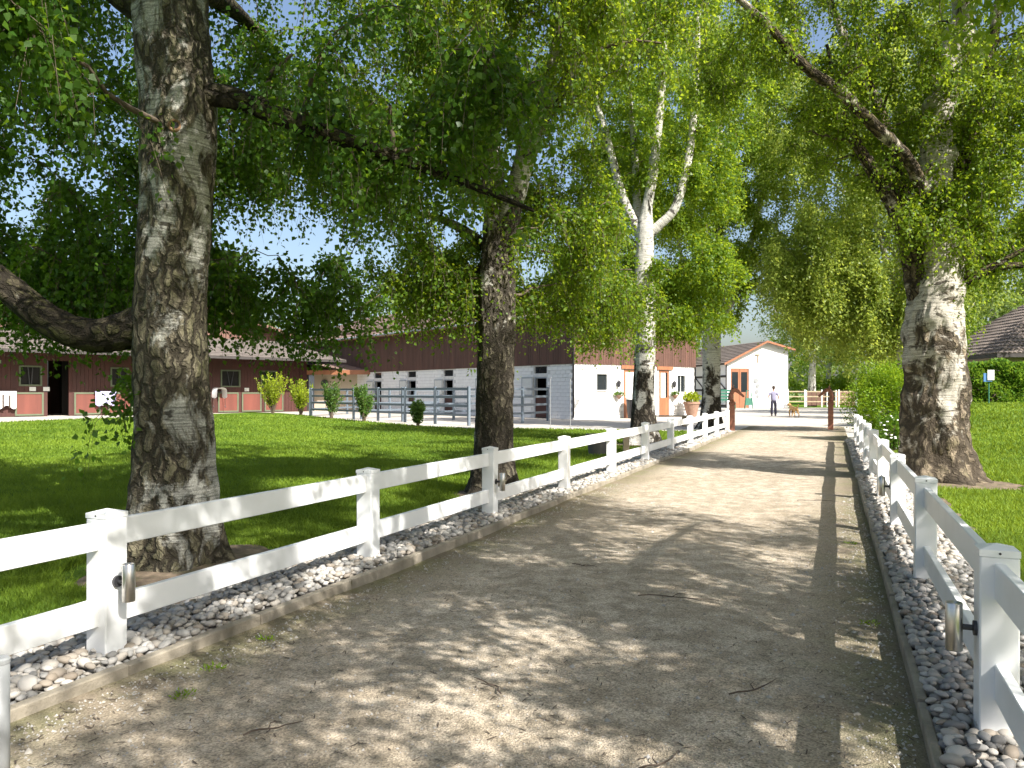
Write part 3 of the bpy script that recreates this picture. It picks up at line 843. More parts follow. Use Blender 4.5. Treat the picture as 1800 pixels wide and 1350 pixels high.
# --- right row
birch('birch_tree', (1.50, 14.28, .05),
      [(0, -.05, -.3, .62), (0, 0, .2, .50), (.0, 0, .8, .43), (.03, 0, 1.6, .415), (.0, 0, 2.3, .42), (.03, .05, 3.0, .37), (.05, .05, 3.6, .30), (.02, .05, 4.6, .22), (.08, .05, 5.9, .17), (.45, .15, 7.7, .12), (.6, .2, 12, .03)],
      [[(-.2, 0, 2.9, .19), (-.3, -.05, 3.5, .17), (-.5, -.15, 4.2, .13), (-.95, -.35, 5.0, .09), (-1.3, -.5, 5.7, .06), (-1.6, -.5, 7, .02)],
       [(-.05, -.1, 4.2, .10), (-.4, -.55, 4.95, .09), (-.95, -1.1, 5.45, .08), (-1.4, -1.55, 5.85, .072), (-1.75, -1.9, 6.02, .066), (-2.0, -2.2, 6.2, .06), (-2.4, -2.6, 6.6, .05), (-2.9, -3.0, 7.0, .035), (-3.6, -3.4, 7.6, .012)],
       [(-.15, .1, 3.7, .12), (-.55, .2, 5.0, .10), (-.8, .3, 6.1, .085), (-1.35, .4, 7.5, .06), (-2, .5, 9.5, .02)],
       [(.1, .1, 4.0, .13), (.5, .3, 5.4, .10), (.9, .5, 7.2, .07), (1.2, .6, 10, .02)],
       [(.2, .0, 3.0, .08), (.6, .15, 3.25, .06), (1.1, .3, 3.4, .05), (1.8, .5, 3.35, .02)],
       [(.2, -.05, 3.0, .07), (.7, -.1, 3.3, .05), (1.4, -.2, 3.7, .02)]],
      [(.4, .2, 8.7, 3.4, 3.2, 3.3, 115), (-1.7, -1.2, 6.9, 2.0, 1.6, 1.1, 36), (0, -.1, 4.3, .85, .8, .9, 28), (-.7, .4, 6.0, 1.8, 1.5, 1.1, 40), (1.3, .5, 5.6, 1.8, 1.7, 1.7, 54), (1.6, .5, 3.9, 1.2, 1.0, .5, 16)],
      'very broad old birch with flared roots, right of the path behind the fence', M['bark_d'], M['leaf_yellow'],
      leaf_size=.053, twigs=9, per=33, twig_len=(.4, 1.0), seed=12, sides=80, step=.055, flare=.22, lobes=7, rough=.045, burl=.13, limb_bark=M['bark_e'])
birch('birch_tree', (2.25, 31.0, .55),
      [(0, 0, -.4, .26), (0, 0, 2, .20), (-.05, 0, 5, .17), (-.2, 0, 9, .12), (-.3, 0, 15, .02)],
      [[(0, 0, 4, .1), (-.8, -.2, 6.5, .08), (-1.6, -.4, 9.5, .05), (-2.2, -.5, 13, .02)], [(0, 0, 4.5, .1), (.8, 0, 7, .08), (1.5, 0, 11, .03)],
       [(-.1, 0, 5.5, .08), (-1.2, .3, 7.5, .06), (-2.8, .5, 9, .03)]],
      [(-.6, 0, 10, 4.6, 4.2, 4.6, 190), (-2.8, -.3, 5.9, 2.5, 2.4, 2.0, 100), (-1.1, .4, 4.3, 3.0, 2.2, 1.5, 96), (1.5, 0, 5.5, 1.8, 1.8, 1.3, 18)],
      'weeping birch with a thin pale trunk behind the round bush right of the path', M['bark_c'], M['leaf_pale'],
      leaf_size=.098, twigs=9, per=26, tri=True, twig_mesh=False, twig_len=(.8, 2.0), droop=.95, seed=14, sides=24, step=.12, flare=.3, rough=.02)
birch('birch_tree', (2.9, 3.0, .05),
      [(0, 0, -.2, .4), (0, 0, 1, .32), (0, 0, 4, .27), (0, 0, 8, .16), (0, 0, 13, .02)],
      [[(0, 0, 3, .1), (-.8, 1.2, 3.9, .08), (-1.3, 2.6, 4.4, .05), (-1.5, 4.2, 4.7, .015)], [(0, 0, 4, .1), (1.2, -.8, 5.6, .07), (2.6, -1.5, 7, .03)], [(0, 0, 4.4, .1), (1.5, 1, 6, .07), (3, 2, 7.4, .03)]],
      [(1.2, -.5, 8.0, 4.6, 4.8, 3.6, 240), (.5, -.4, 5.0, 2.4, 2.7, .9, 40), (-1.5, 4.0, 4.9, .5, .8, .45, 5), (-.9, 2.2, 5.2, 1.1, 1.2, .6, 10)],
      'tree whose leafy branches hang in at the upper right corner', M['bark_b'], M['leaf_birch'],
      leaf_size=.064, twigs=9, per=27, tri=True, twig_mesh=False, seed=17, sides=24, step=.12, flare=.4, rough=.02)
birch('birch_tree', (3.1, -6.0, .05),
      [(0, 0, -.2, .4), (0, 0, 1, .32), (0, 0, 4, .25), (0, 0, 8, .16), (0, 0, 13, .02)], [],
      [(.8, .4, 8.0, 4.2, 4.2, 3.6, 130)],
      'tree behind the viewer that throws leaf shade on the near path', M['bark_b'], M['leaf_birch'],
      leaf_size=.068, twigs=9, per=26, tri=True, seed=18, sides=20, step=.15, flare=.4, rough=.02, twig_mesh=False)

def far_tree(x, y, h, r, label, seed, leaf='leaf_far', n=60, ls=.24, z=0, weep=False, low=.28, bark='bark_c'):
    birch('broadleaf_tree' if not weep else 'birch_tree', (x, y, z),
          [(0, 0, -.3, .028 * h), (0, 0, h * .2, .02 * h), (.02 * h, 0, h * .5, .014 * h), (0, 0, h * .92, .004 * h)],
          [[(0, 0, h * .3, .01 * h), (-.4 * r, .1 * r, h * .5, .007 * h), (-.75 * r, .2 * r, h * .65, .003 * h)], [(0, 0, h * .32, .01 * h), (.4 * r, -.1 * r, h * .55, .007 * h), (.7 * r, 0, h * .7, .003 * h)]],
          [(0, 0, h * .62, r, r, h * .36, n), (0, 0, h * (low + .08), r * .8, r * .8, h * .1, n // 3)], label, M[bark], M[leaf],
          leaf_size=ls, twigs=9, per=16, twig_len=(h * .06, h * .14), droop=.95 if weep else .45, seed=seed, sides=12, step=.4, flare=.2, rough=0, tri=True, group='trees in the background', twig_mesh=False)
far_tree(-2.05, 87.6, 17, 6.0, 'weeping birch with a dark and white trunk by the far paddock fence', 31, 'leaf_far', 110, .17, weep=True, low=.36)
far_tree(5.2, 60, 15, 5.5, 'pale green weeping tree behind the round bush, beyond the courtyard', 32, 'leaf_far', 100, .20, weep=True, low=.22, z=.6)
far_tree(11, 70, 16, 6, 'tall tree standing behind the tiled house on the right', 33, 'leaf_far', 90, .24, z=.6, low=.2)
far_tree(5.0, 47.5, 8, 3.0, 'light green tree left of the tiled house behind the hedge', 34, 'leaf_yellow', 60, .15, z=.9, low=.3)
far_tree(-.6, 108, 15, 7, 'yellow-green tree far behind the paddock fence', 35, 'leaf_yellow', 90, .30, low=.1)
far_tree(-33, 118, 17, 7, 'tall pale tree far behind the brick barn roof', 36, 'leaf_far', 80, .30, low=.12)
far_tree(8.5, 100, 16, 8, 'wide tree at the far right end of the paddock', 37, 'leaf_yellow', 90, .30, low=.08)
far_tree(-18, 84, 15, 6, 'tree rising behind the far end of the brick barn', 38, 'leaf_far', 70, .28)
far_tree(-33, 88, 13, 5, 'tree showing above the roofs between stable and barn', 39, 'leaf_far', 60, .28)
far_tree(-62, 70, 14, 6, 'tree behind the left end of the red stable', 40, 'leaf_far', 60, .28)
far_tree(14.5, 48, 10, 4, 'tree at the right edge beside the tiled house', 41, 'leaf_hedge', 60, .2, z=.9)

rs = np.random.default_rng(77); n = 22000
wx = rs.uniform(-140, 120, n); top = 9 + 2.5 * np.sin(wx * .11) + 1.8 * np.sin(wx * .31 + 1) + 1.0 * np.sin(wx * .9)
wz = top * rs.uniform(0, 1, n) ** .8; wy = 150 + 6 * np.sin(wx * .23) + rs.uniform(-3, 3, n) + .25 * wz
v, f = leaves_arrays(np.stack([wx, wy, wz], 1), unit(rs.normal(size=(n, 3))), .95, rs, True)
o = link_mesh('woodland', np_mesh('woodland', v, f, M['leaf_far'], False, {'tint': ('POINT', 'FLOAT', np.repeat(rs.uniform(.1, .9, n), 3))}))
tag(o, 'distant belt of trees along the horizon behind the buildings', 'woodland', kind='stuff')

# ------------------------------------------------------------------ barn with white block walls and red-brown upper boards
def rect_wall(mb, axis, a0, a1, z0, z1, holes, t0, t1):
    """wall slab along axis ('x' or 'y') between a0..a1, thickness coordinate t0..t1, cut by holes (h0,h1,zb,zt)"""
    def put(p0, p1, q0, q1):
        if p1 - p0 < 1e-4 or q1 - q0 < 1e-4: return
        if axis == 'x': mb.box(p0, p1, t0, t1, q0, q1)
        else: mb.box(t0, t1, p0, p1, q0, q1)
    cur = a0
    byx = {}
    for h in holes: byx.setdefault((h[0], h[1]), []).append((h[2], h[3]))
    for (h0, h1) in sorted(byx):
        put(cur, h0, z0, z1); zc = z0
        for (zb, zt) in sorted(byx[(h0, h1)]):
            put(h0, h1, zc, zb); zc = zt
        put(h0, h1, zc, z1); cur = h1
    put(cur, a1, z0, z1)

barn = empty('brick_barn', (-13.07, 41.3, -.01), math.atan2(.866, .5), 'long barn with white block lower walls and red-brown boards above, behind the grey pen', 'barn')
BW, BL, BZ, BE = 10.1, 36.0, 3.12, 6.0
stalls = [2.8, 7.45, 12.3, 17.0, 22.0]
hL = []
for s in stalls: hL += [(s - .55, s + .55, 0.0, 2.35), (s - .55, s + .55, 2.55, 2.95)]
hG = [(1.7, 2.6, 1.55, 2.55), (3.9, 5.2, 0, 2.8), (6.9, 7.8, 0, 2.8), (8.5, 9.3, 1.45, 2.55)]
mb = MB()
rect_wall(mb, 'y', 0, BL, 0, BZ, hL, .02, .26)
rect_wall(mb, 'x', .02, BW, 0, BZ, hG, .02, .26)
mb.build('wall', M['mortar'], barn)
# blocks
blk = MB().box(-.207, .207, -.004, .018, -.095, .095).mesh('block', M['brick'], bevel=.008)
blocks = []
BHt, BLn = .208, .43
def in_hole(a, z, holes):
    for h in holes:
        if a + .2 > h[0] and a - .2 < h[1] and z + .09 > h[2] and z - .09 < h[3]: return True
    return False
nrow = int(BZ / BHt)
for r_ in range(nrow):
    z = .10 + r_ * BHt; sh = .215 if r_ % 2 else 0
    a = .22 + sh
    while a < BW - .2:
        if not in_hole(a, z, hG): blocks.append((a, 0.0, z, 'g'))
        a += BLn
    a = .22 + (.215 - sh)
    while a < 27:
        if not in_hole(a, z, hL): blocks.append((0.0, a, z, 'l'))
        a += BLn
rsb = random.Random(4)
blocks.sort(key=lambda b: b[0] * .7 + b[1] * .9)
rest = MB()
for i, (x, y, z, k) in enumerate(blocks):
    j = rsb.uniform(-.004, .004)
    if i < 300:
        link_mesh('block', blk, barn, (x, j, z) if k == 'g' else (j, y, z), (0, 0, 0) if k == 'g' else (0, 0, -math.pi / 2))
    else:
        if k == 'g': rest.box(x - .207, x + .207, -.004 + j, .019, z - .096, z + .096)
        else: rest.box(-.004 + j, .019, y - .207, y + .207, z - .096, z + .096)
tag(rest.build('blocks', M['brick'], barn), kind='stuff')
# timber upper storey, board by board joined (each board narrower than ten pixels)
mb = MB(); mb.box(.05, .2, .2, BL, BZ + .02, BE); ridge = BE + (BW / 2) * .42
mb2 = MB()
y = 0
while y < BL:
    mb2.box(-.06 - rsb.uniform(0, .012), .05, y, y + .185, BZ - .10, BE + .25); y += .2
x = 0
while x < BW:
    h = BE + .42 * (BW / 2 - abs(x + .1 - BW / 2)) - .1
    mb2.box(x, x + .185, -.06 - rsb.uniform(0, .012), .05, BZ - .10, h); x += .2
mb.poly([(0.05, .045, BZ), (BW, .045, BZ), (BW, .045, BE), (BW / 2, .045, ridge), (0.05, .045, BE)])
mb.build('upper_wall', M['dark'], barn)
tag(mb2.build('board_cladding', M['timber'], barn), kind='stuff')
# roof with tile courses
def tiled_slope(mb, p_eave0, p_eave1, p_ridge0, p_ridge1, rows, th=.05, wave=0, wn_=0):
    e0, e1, r0, r1 = (Vector(p) for p in (p_eave0, p_eave1, p_ridge0, p_ridge1))
    nrm = (e1 - e0).cross(r0 - e0).normalized()
    if nrm.z < 0: nrm = -nrm
    for i in range(rows):
        t0, t1 = i / rows, (i + 1.12) / rows
        a, b_ = e0.lerp(r0, t0), e1.lerp(r1, t0); c, d = e1.lerp(r1, min(1, t1)), e0.lerp(r0, min(1, t1))
        if wave:
            segs = max(4, int((b_ - a).length / wave) * 4)
            prev = None
            for s_ in range(segs + 1):
                u = s_ / segs; w = abs(math.sin(math.pi * s_ / 4)) * .05
                lo = a.lerp(b_, u) + nrm * (th + w); hi = d.lerp(c, u) + nrm * w; lb = a.lerp(b_, u)
                if prev:
                    mb.quad(prev[0], lo, hi, prev[1]); mb.quad(prev[2], lb, lo, prev[0])
                prev = (lo, hi, lb)
        else:
            mb.quad(a + nrm * th, b_ + nrm * th, c, d); mb.quad(a, b_, b_ + nrm * th, a + nrm * th)
ov = .9
mb = MB()
ez = BE - ov * .42 + .12
for (xe, xr) in ((-ov, BW / 2), (BW + ov, BW / 2)):
    tiled_slope(mb, (xe, -ov, ez), (xe, BL, ez), (xr, -ov, ridge + .12), (xr, BL, ridge + .12), 16)
roof = mb.build('roof', M['roof_pinkish'], barn)
mb = MB()
for (xe, xr) in ((-ov, BW / 2), (BW + ov, BW / 2)):
    mb.prism([(xe, -ov - .002, ez - .03), (xr, -ov - .002, ridge + .09), (xr, -ov - .002, ridge - .10), (xe, -ov - .002, ez - .22)], (0, .05, 0))
mb.box(-ov - .05, -ov + .0, -ov, BL, ez - .2, ez - .02)
mb.build('fascia', M['orange_wood'], roof)
MB().quad((-ov, -ov, ez - .05), (BW / 2, -ov, ridge + .07), (BW / 2, BL, ridge + .07), (-ov, BL, ez - .05)).quad((BW + ov, -ov, ez - .05), (BW / 2, -ov, ridge + .07), (BW / 2, BL, ridge + .07), (BW + ov, BL, ez - .05)).build('soffit', M['timber'], roof)
MB().tube([(-ov - .1, -ov, ez - .06), (-ov - .1, BL, ez - .06)], .07, 10).build('gutter', M['grey_paint'], roof)
MB().tube([(-.12, -.12, .1), (-.12, -.12, BE - .2), (-ov - .1, -.3, ez - .1)], .055, 10).build('downpipe', M['dark_metal'], barn, smooth=True)
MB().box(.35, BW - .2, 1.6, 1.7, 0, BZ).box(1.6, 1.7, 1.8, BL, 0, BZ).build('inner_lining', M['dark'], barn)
for s in stalls:
    d = box_obj('stall_door', M['stable_red_shaded'], barn, (.06, .12, s - .54, s + .54, .06, 1.22))
    MB().box(.03, .14, s - .55, s - .49, 0, 2.35).box(.03, .14, s + .49, s + .55, 0, 2.35).box(.03, .14, s - .49, s + .49, 2.27, 2.35).box(.03, .14, s - .49, s + .49, 1.22, 1.29).build('door_frame', M['grey_paint'], barn)
    sh = box_obj('shutter', M['pale_panel'], barn, (-.09, -.03, s + .58, s + 1.62, 1.26, 2.36), .01)
    MB().box(-.095, -.092, s + .60, s + 1.60, 1.28, 1.34).box(-.095, -.092, s + .60, s + 1.60, 2.28, 2.34).box(-.095, -.092, s + .60, s + .66, 1.34, 2.28).box(-.095, -.092, s + 1.54, s + 1.60, 1.34, 2.28).build('shutter_trim', M['grey_paint'], sh)
    box_obj('transom', M['glass'], barn, (.10, .12, s - .54, s + .54, 2.56, 2.94))
for (h0, h1, zb, zt) in (hG[0], hG[3]):
    w = box_obj('window', M['glass'], barn, (h0 + .02, h1 - .02, .10, .12, zb + .02, zt - .02))
    f = MB().box(h0, h0 + .06, .0, .13, zb, zt).box(h1 - .06, h1, .0, .13, zb, zt).box(h0 + .06, h1 - .06, .0, .13, zt - .06, zt).box(h0 + .06, h1 - .06, -.05, .13, zb, zb + .05)
    if h0 > 5: f.box((h0 + h1) / 2 - .02, (h0 + h1) / 2 + .02, .06, .13, zb + .05, zt - .06)
    f.build('window_frame', M['pale_panel'], w)
for (h0, h1, zb, zt) in (hG[1], hG[2]):
    d = MB().box(h0 + .02, h0 + .16, .02, .12, 0, zt).box(h1 - .16, h1 - .02, .02, .12, 0, zt).box(h0 + .16, h1 - .16, .02, .12, zt - .14, zt).box(h0 + .16, h1 - .16, .02, .12, 0, 1.15).build('door', M['orange_wood'], barn)
    box_obj('door_panel', M['pale_panel'], d, (h0 + .16, h1 - .3, .05, .10, 1.15, zt - .14))
    box_obj('door_pane', M['glass'], d, (h1 - .3, h1 - .16, .05, .10, 1.15, zt - .14))
    box_obj('lintel', M['orange_wood'], barn, (h0 - .25, h1 + .25, -.09, -.02, zt + .02, zt + .22))
def wall_lantern(x, label):
    p = barn.matrix_basis @ Vector((x, -.14, 1.95))
    l = empty('wall_lantern', p, barn.rotation_euler.z, label, 'lantern', 'lanterns on the barn gable wall')
    MB().lathe([(.02, -.2), (.09, -.12), (.12, .12), (.04, .2)], 8).build('lantern_body', M['dark_metal'], l)
    MB().tube([(0, .13, .05), (0, .0, .24), (0, 0, .18)], .015, 6).build('bracket', M['dark_metal'], l)
def leaf_clump(name, mat, parent, c, rx, ry, rz, n, size, seed, up=.3, shell=.0, tri=False):
    rs = np.random.default_rng(seed)
    d = unit(rs.normal(size=(n, 3))) * (rs.uniform(shell, 1, n) ** (1 / 2.5))[:, None]
    lump = 1 + .18 * np.sin(d @ np.array([3.1, 2.2, 1.7]) * 2 + seed) + .12 * np.sin(d @ np.array([-2.0, 4.1, 3.0]) * 2.3)
    pos = np.array(c) + d * lump[:, None] * np.array([rx, ry, rz])
    ax = unit(d + np.array([0, 0, up]) + rs.normal(size=(n, 3)) * .6)
    v, f = leaves_arrays(pos, ax, size, rs, tri, .36)
    tint = np.clip(.5 + rs.normal(size=n) * .25, 0, 1)
    return link_mesh(name, np_mesh(name, v, f, mat, False, {'tint': ('POINT', 'FLOAT', np.repeat(tint, 3 if tri else 4))}), parent)
def hanging_basket(x, label, seed):
    p = barn.matrix_basis @ Vector((x, -.2, 1.3))
    l = empty('wall_planter', p, barn.rotation_euler.z, label, 'planter', 'planters on the barn gable wall')
    MB().lathe([(.03, -.22), (.16, -.08), (.2, .02)], 12).build('pot', M['terracotta'], l)
    leaf_clump('foliage', M['leaf_shrub_dark'], l, (0, 0, .08), .33, .16, .14, 160, .10, seed)
wall_lantern(3.35, 'small dark wall lantern left of the orange barn door')
wall_lantern(8.1, 'small dark wall lantern beside the right window of the barn')
hanging_basket(3.3, 'small planter with green leaves on the wall left of the orange barn door', 51)
hanging_basket(8.1, 'small planter on the sunlit wall below the right barn window', 52)

# ------------------------------------------------------------------ red stable on the left
ST = Vector((-38.0, 51.5, -.01)); f2 = Vector((.378, .926, 0)).normalized()
stable = empty('red_stable', ST, math.atan2(f2.y, f2.x), 'low red wooden stable with deep grey eaves and pale gable at the left', 'stable')
SL = -34.0
PX0, PX1 = -18.1, -16.9
holesS = [(-22.6, -21.2, 1.85, 3.1), (-19.65, -18.4, 1.85, 3.1), (PX0, PX1, 0, 3.5), (-14.45, -13.3, 1.85, 3.1), (-10.9, -9.6, 1.85, 3.1), (-7.0, -5.5, 1.85, 3.1), (-3.9, -2.6, 1.85, 3.1)]
mb = MB(); rect_wall(mb, 'x', SL, 0, 0, 4.3, holesS, 0, .15)
mb.box(-.15, 0, .15, 9, 0, 4.3)
mb.build('wall', M['stable_red_shaded'], stable)
mb = MB(); x = SL
while x < -.2:
    if not any(x + .26 > h[0] and x < h[1] for h in holesS): mb.box(x, x + .225, -.022 - rsb.uniform(0, .01), 0, .02, 4.3)
    else:
        mb.box(x, x + .225, -.022 - rsb.uniform(0, .01), 0, 3.42, 4.3)
        if not (x + .26 > PX0 and x < PX1): mb.box(x, x + .225, -.022 - rsb.uniform(0, .01), 0, .02, 1.85)
    x += .24
tag(mb.build('board_cladding', M['stable_red_shaded'], stable), kind='stuff')
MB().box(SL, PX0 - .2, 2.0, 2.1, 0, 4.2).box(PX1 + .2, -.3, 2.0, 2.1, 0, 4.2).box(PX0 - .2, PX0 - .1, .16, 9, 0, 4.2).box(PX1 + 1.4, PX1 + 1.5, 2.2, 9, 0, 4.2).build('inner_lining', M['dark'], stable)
mb = MB(); mb.box(PX0 - .1, PX0 + 1.3, 6.6, 6.8, 0, 4.2).box(PX0 + 1.9, PX1 + 1.4, 6.6, 6.8, 0, 4.2).box(PX0 + 1.3, PX0 + 1.9, 6.6, 6.8, 0, 1.5).build('passage_end', M['stable_red_shaded'], stable)
for (h0, h1, zb, zt) in holesS:
    if zb == 0: continue
    w = box_obj('window', M['dark'], stable, (h0 + .05, h1 - .05, .12, .14, zb + .05, zt - .05))
    MB().box(h0, h0 + .1, -.04, .12, zb, zt).box(h1 - .1, h1, -.04, .12, zb, zt).box(h0 + .1, h1 - .1, -.04, .12, zb, zb + .1).box(h0 + .1, h1 - .1, -.04, .12, zt - .1, zt).build('window_frame', M['green_trim'], w)
    m_ = (h0 + h1) / 2
    MB().beam((h0 + .5, .02, zt - .1), (m_ - .05, .02, zb + .1), .05, .05).beam((h1 - .5, .02, zt - .1), (m_ + .05, .02, zb + .1), .05, .05).build('window_bars', M['dark_metal'], w)
for x0 in (-22.7, -19.85, -16.6, -14.6, -11.1, -7.2, -5.4, -3.6):
    d = box_obj('stall_door', M['stable_door_lit'], stable, (x0, x0 + 1.5, -.07, -.03, .08, 1.45))
    MB().box(x0 - .02, x0 + .08, -.10, -.07, .06, 1.47).box(x0 + 1.42, x0 + 1.52, -.10, -.07, .06, 1.47).box(x0 + .08, x0 + 1.42, -.10, -.07, .06, .16).box(x0 + .08, x0 + 1.42, -.10, -.07, 1.37, 1.47).build('door_trim', M['green_trim'], d)
for x0 in (-19.1, -18.35, -9.2, -5.2):
    box_obj('name_plate', M['pale_panel'], stable, (x0, x0 + .35, -.06, -.034, 1.55, 1.80))
# lean-to roof with hipped end
mb = MB(); OV = 2.5
tiled_slope(mb, (SL - 2, -OV, 3.95), (OV - .6, -OV, 3.95), (SL - 2, 1.6, 5.45), (-1.6, 1.6, 5.45), 12)
tiled_slope(mb, (OV - .6, -OV, 3.95), (OV - .6, 9, 3.95), (-1.6, 1.6, 5.45), (-1.6, 9, 5.45), 12)
roof = mb.build('roof', M['roof_grey'], stable)
MB().quad((SL - 2, -OV, 3.92), (OV - .6, -OV, 3.92), (-1.6, 1.6, 5.4), (SL - 2, 1.6, 5.4)).quad((OV - .6, -OV, 3.92), (OV - .6, 9, 3.92), (-1.6, 9, 5.4), (-1.6, 1.6, 5.4)).build('soffit', M['stable_red_shaded'], roof)
MB().box(SL - 2, OV - .6, -OV - .05, -OV, 3.78, 3.96).box(OV - .6, OV - .55, -OV, 9, 3.78, 3.96).build('fascia', M['timber_dark'], roof)
# broad upper gable
gx0, gx1, ax_ = -27.0, -1.0, -14.0; ez2, az2 = 6.0, 9.2
mb = MB(); x = gx0
while x < gx1:
    h = ez2 + (az2 - ez2) * (1 - abs(x + .12 - ax_) / 13.0) - .05
    mb.box(x, x + .27, 1.62 - rsb.uniform(0, .02), 1.7, 5.2, h); x += .29
tag(mb.build('gable_boards', M['stable_pale'], stable), kind='stuff')
MB().poly([(gx0, 1.72, 5), (gx1, 1.72, 5), (gx1, 1.72, ez2), (ax_, 1.72, az2), (gx0, 1.72, ez2)]).build('gable_wall', M['dark'], stable)
mb = MB(); sl = (az2 - ez2) / 13.0
for sx in (-1, 1):
    xe = ax_ + sx * 14.2; ze = az2 - 14.2 * sl + .05
    tiled_slope(mb, (xe, .7, ze), (xe, 16, ze), (ax_, .7, az2 + .1), (ax_, 16, az2 + .1), 20)
r2 = mb.build('gable_roof', M['roof_pinkish'], stable)
mb = MB()
for sx in (-1, 1):
    xe = ax_ + sx * 14.2; ze = az2 - 14.2 * sl + .05
    mb.prism([(xe, .66, ze + .03), (ax_, .66, az2 + .12), (ax_, .66, az2 - .12), (xe, .66, ze - .2)], (0, .06, 0))
    mb.quad((xe, .72, ze - .03), (ax_, .72, az2 + .05), (ax_, 16, az2 + .05), (xe, 16, ze - .03))
mb.build('verge_board', M['stable_pale'], r2)

def on_stable(x, y, z): return stable.matrix_basis @ Vector((x, y, z))
def drape(name, x, w, mats, label, z0=1.05, z1=1.95):
    p = on_stable(x, -.14, 0)
    r = empty(name, p, stable.rotation_euler.z, label, 'blanket')
    MB().tube([(0, .08, z1), (0, -.12, z1)], .03, 8).tube([(w, .08, z1), (w, -.12, z1)], .03, 8).tube([(-.05, -.12, z1), (w + .05, -.12, z1)], .03, 8).build('rack', M['dark_metal'], r)
    V = []; n = 16; F = []
    for j in range(8):
        t = j / 7
        for i in range(n):
            u = i / (n - 1)
            V.append((u * w, -.16 - .03 * math.sin(u * 17) * t - .02 * t, z1 + .04 - t * (z1 - z0) * (1 + .12 * math.sin(u * 9))))
    for j in range(7):
        for i in range(n - 1): F.append((j*n+i, j*n+i+1, (j+1)*n+i+1, (j+1)*n+i))
    o = link_mesh('cloth', np_mesh('cloth', V, F, mats[0], True), r)
    if len(mats) > 1:
        MB().box(w * .30, w * .38, -.235, -.20, z0, z1 - .15).box(w * .62, w * .70, -.235, -.20, z0, z1 - .2).build('stripe', mats[1], o)
drape('horse_blanket', -20.9, 1.05, (M['white_cloth'], M['leather']), 'white horse blanket hanging on the red stable wall at the left edge', .55, 1.5)
drape('horse_blanket', -15.45, 1.25, (M['lilac_cloth'], M['white_cloth']), 'lilac and white horse blanket hung beside the stable passage', .65, 1.5)
r = empty('saddle', on_stable(-7.3, -.45, 0), stable.rotation_euler.z, 'pale saddle on a rack at the red stable wall right of the thick trunk', 'saddle')
MB().tube([(0, .45, 1.5), (0, -.3, 1.5)], .04, 8).build('rack', M['dark_metal'], r)
V = []; F = []
for j in range(9):
    yy = -.4 + j * .1; lift = .10 * ((j - 4) / 4) ** 2
    for i in range(9):
        a = math.pi * (i / 8) ; V.append((.38 * math.cos(a), yy, 1.5 + lift + .22 * math.sin(a) - (.45 if i in (0, 8) else 0)))
for j in range(8):
    for i in range(8): F.append((j*9+i, j*9+i+1, (j+1)*9+i+1, (j+1)*9+i))
link_mesh('seat', np_mesh('seat', V, F, M['white_cloth'], True), r)
for sx in (-1, 1):
    s_ = MB().tube([(sx * .42, 0, 1.1), (sx * .42, 0, .55)], .02, 6).build('stirrup_strap', M['leather'], r)
    MB().tube([(sx * .42, -.07, .42), (sx * .42, 0, .55), (sx * .42, .07, .42), (sx * .42, -.07, .40)], .018, 6).build('stirrup', M['dark_metal'], s_)

# ------------------------------------------------------------------ low link building between stable and barn
lk = empty('link_building', (-38.4, 53.0, -.01), math.atan2(1.6, 5.6), 'low beige link building with an orange roof edge between stable and barn', 'building')
mb = MB(); rect_wall(mb, 'x', 0, 6.8, 0, 3.0, [(4.6, 6.2, 0, 2.5)], 0, .2); mb.build('wall', M['beige_wall'], lk)
d = MB().box(4.62, 4.8, .02, .14, 0, 2.5).box(6.02, 6.18, .02, .14, 0, 2.5).box(4.8, 6.02, .02, .14, 2.3, 2.5).box(4.8, 6.02, .05, .12, 0, 1.2).build('door', M['orange_wood'], lk)
box_obj('door_pane', M['glass'], d, (4.8, 6.02, .06, .10, 1.2, 2.3))
mb = MB(); tiled_slope(mb, (-1.2, -1.5, 3.15), (6.6, -1.5, 3.15), (-1.2, 1.5, 3.75), (6.6, 1.5, 3.75), 6); rf = mb.build('roof', M['roof_pinkish'], lk)
MB().box(-1.2, 6.6, -1.56, -1.5, 2.85, 3.2).box(6.6, 6.66, -1.56, 1.5, 2.85, 3.2).build('fascia', M['orange_wood'], rf)
box_obj('soffit', M['timber'], rf, (-1.2, 6.6, -1.5, 0, 3.0, 3.05))
box_obj('post', M['timber_dark'], lk, (-.2, 0.0, -1.4, -1.2, 0, 3.0))
MB().tube([(.9, -.05, 2.2), (.9, -.25, 2.2)], .28, 14).build('hose_reel', M['dark_metal'], lk)

# ------------------------------------------------------------------ far white gabled building
fw = empty('white_gabled_building', (-9.3, 77.2, -.01), math.atan2(.55, .83), 'white gabled building with a tall brown double door at the end of the path', 'building')
FWD = 6.3; ea, ap, er, axp = 4.35, 6.25, 5.65, 3.9; FL = 17
mb = MB()
mb.poly([(0, 0, 0), (.35, 0, 0), (.35, 0, 3.75), (2.25, 0, 3.75), (2.25, 0, 0), (FWD, 0, 0), (FWD, 0, er), (axp, 0, ap), (0, 0, ea)])
mb.quad((FWD, 0, 0), (FWD, FL, 0), (FWD, FL, er), (FWD, 0, er))
mb.quad((0, 0, 0), (0, 0, ea), (0, FL, ea), (0, FL, 0))
mb.poly([(0, FL, 0), (0, FL, ea), (axp, FL, ap), (FWD, FL, er), (FWD, FL, 0)])
mb.build('wall', M['white_wall'], fw)
box_obj('door_recess', M['dark'], fw, (.3, 2.3, .5, .6, 0, 3.8))
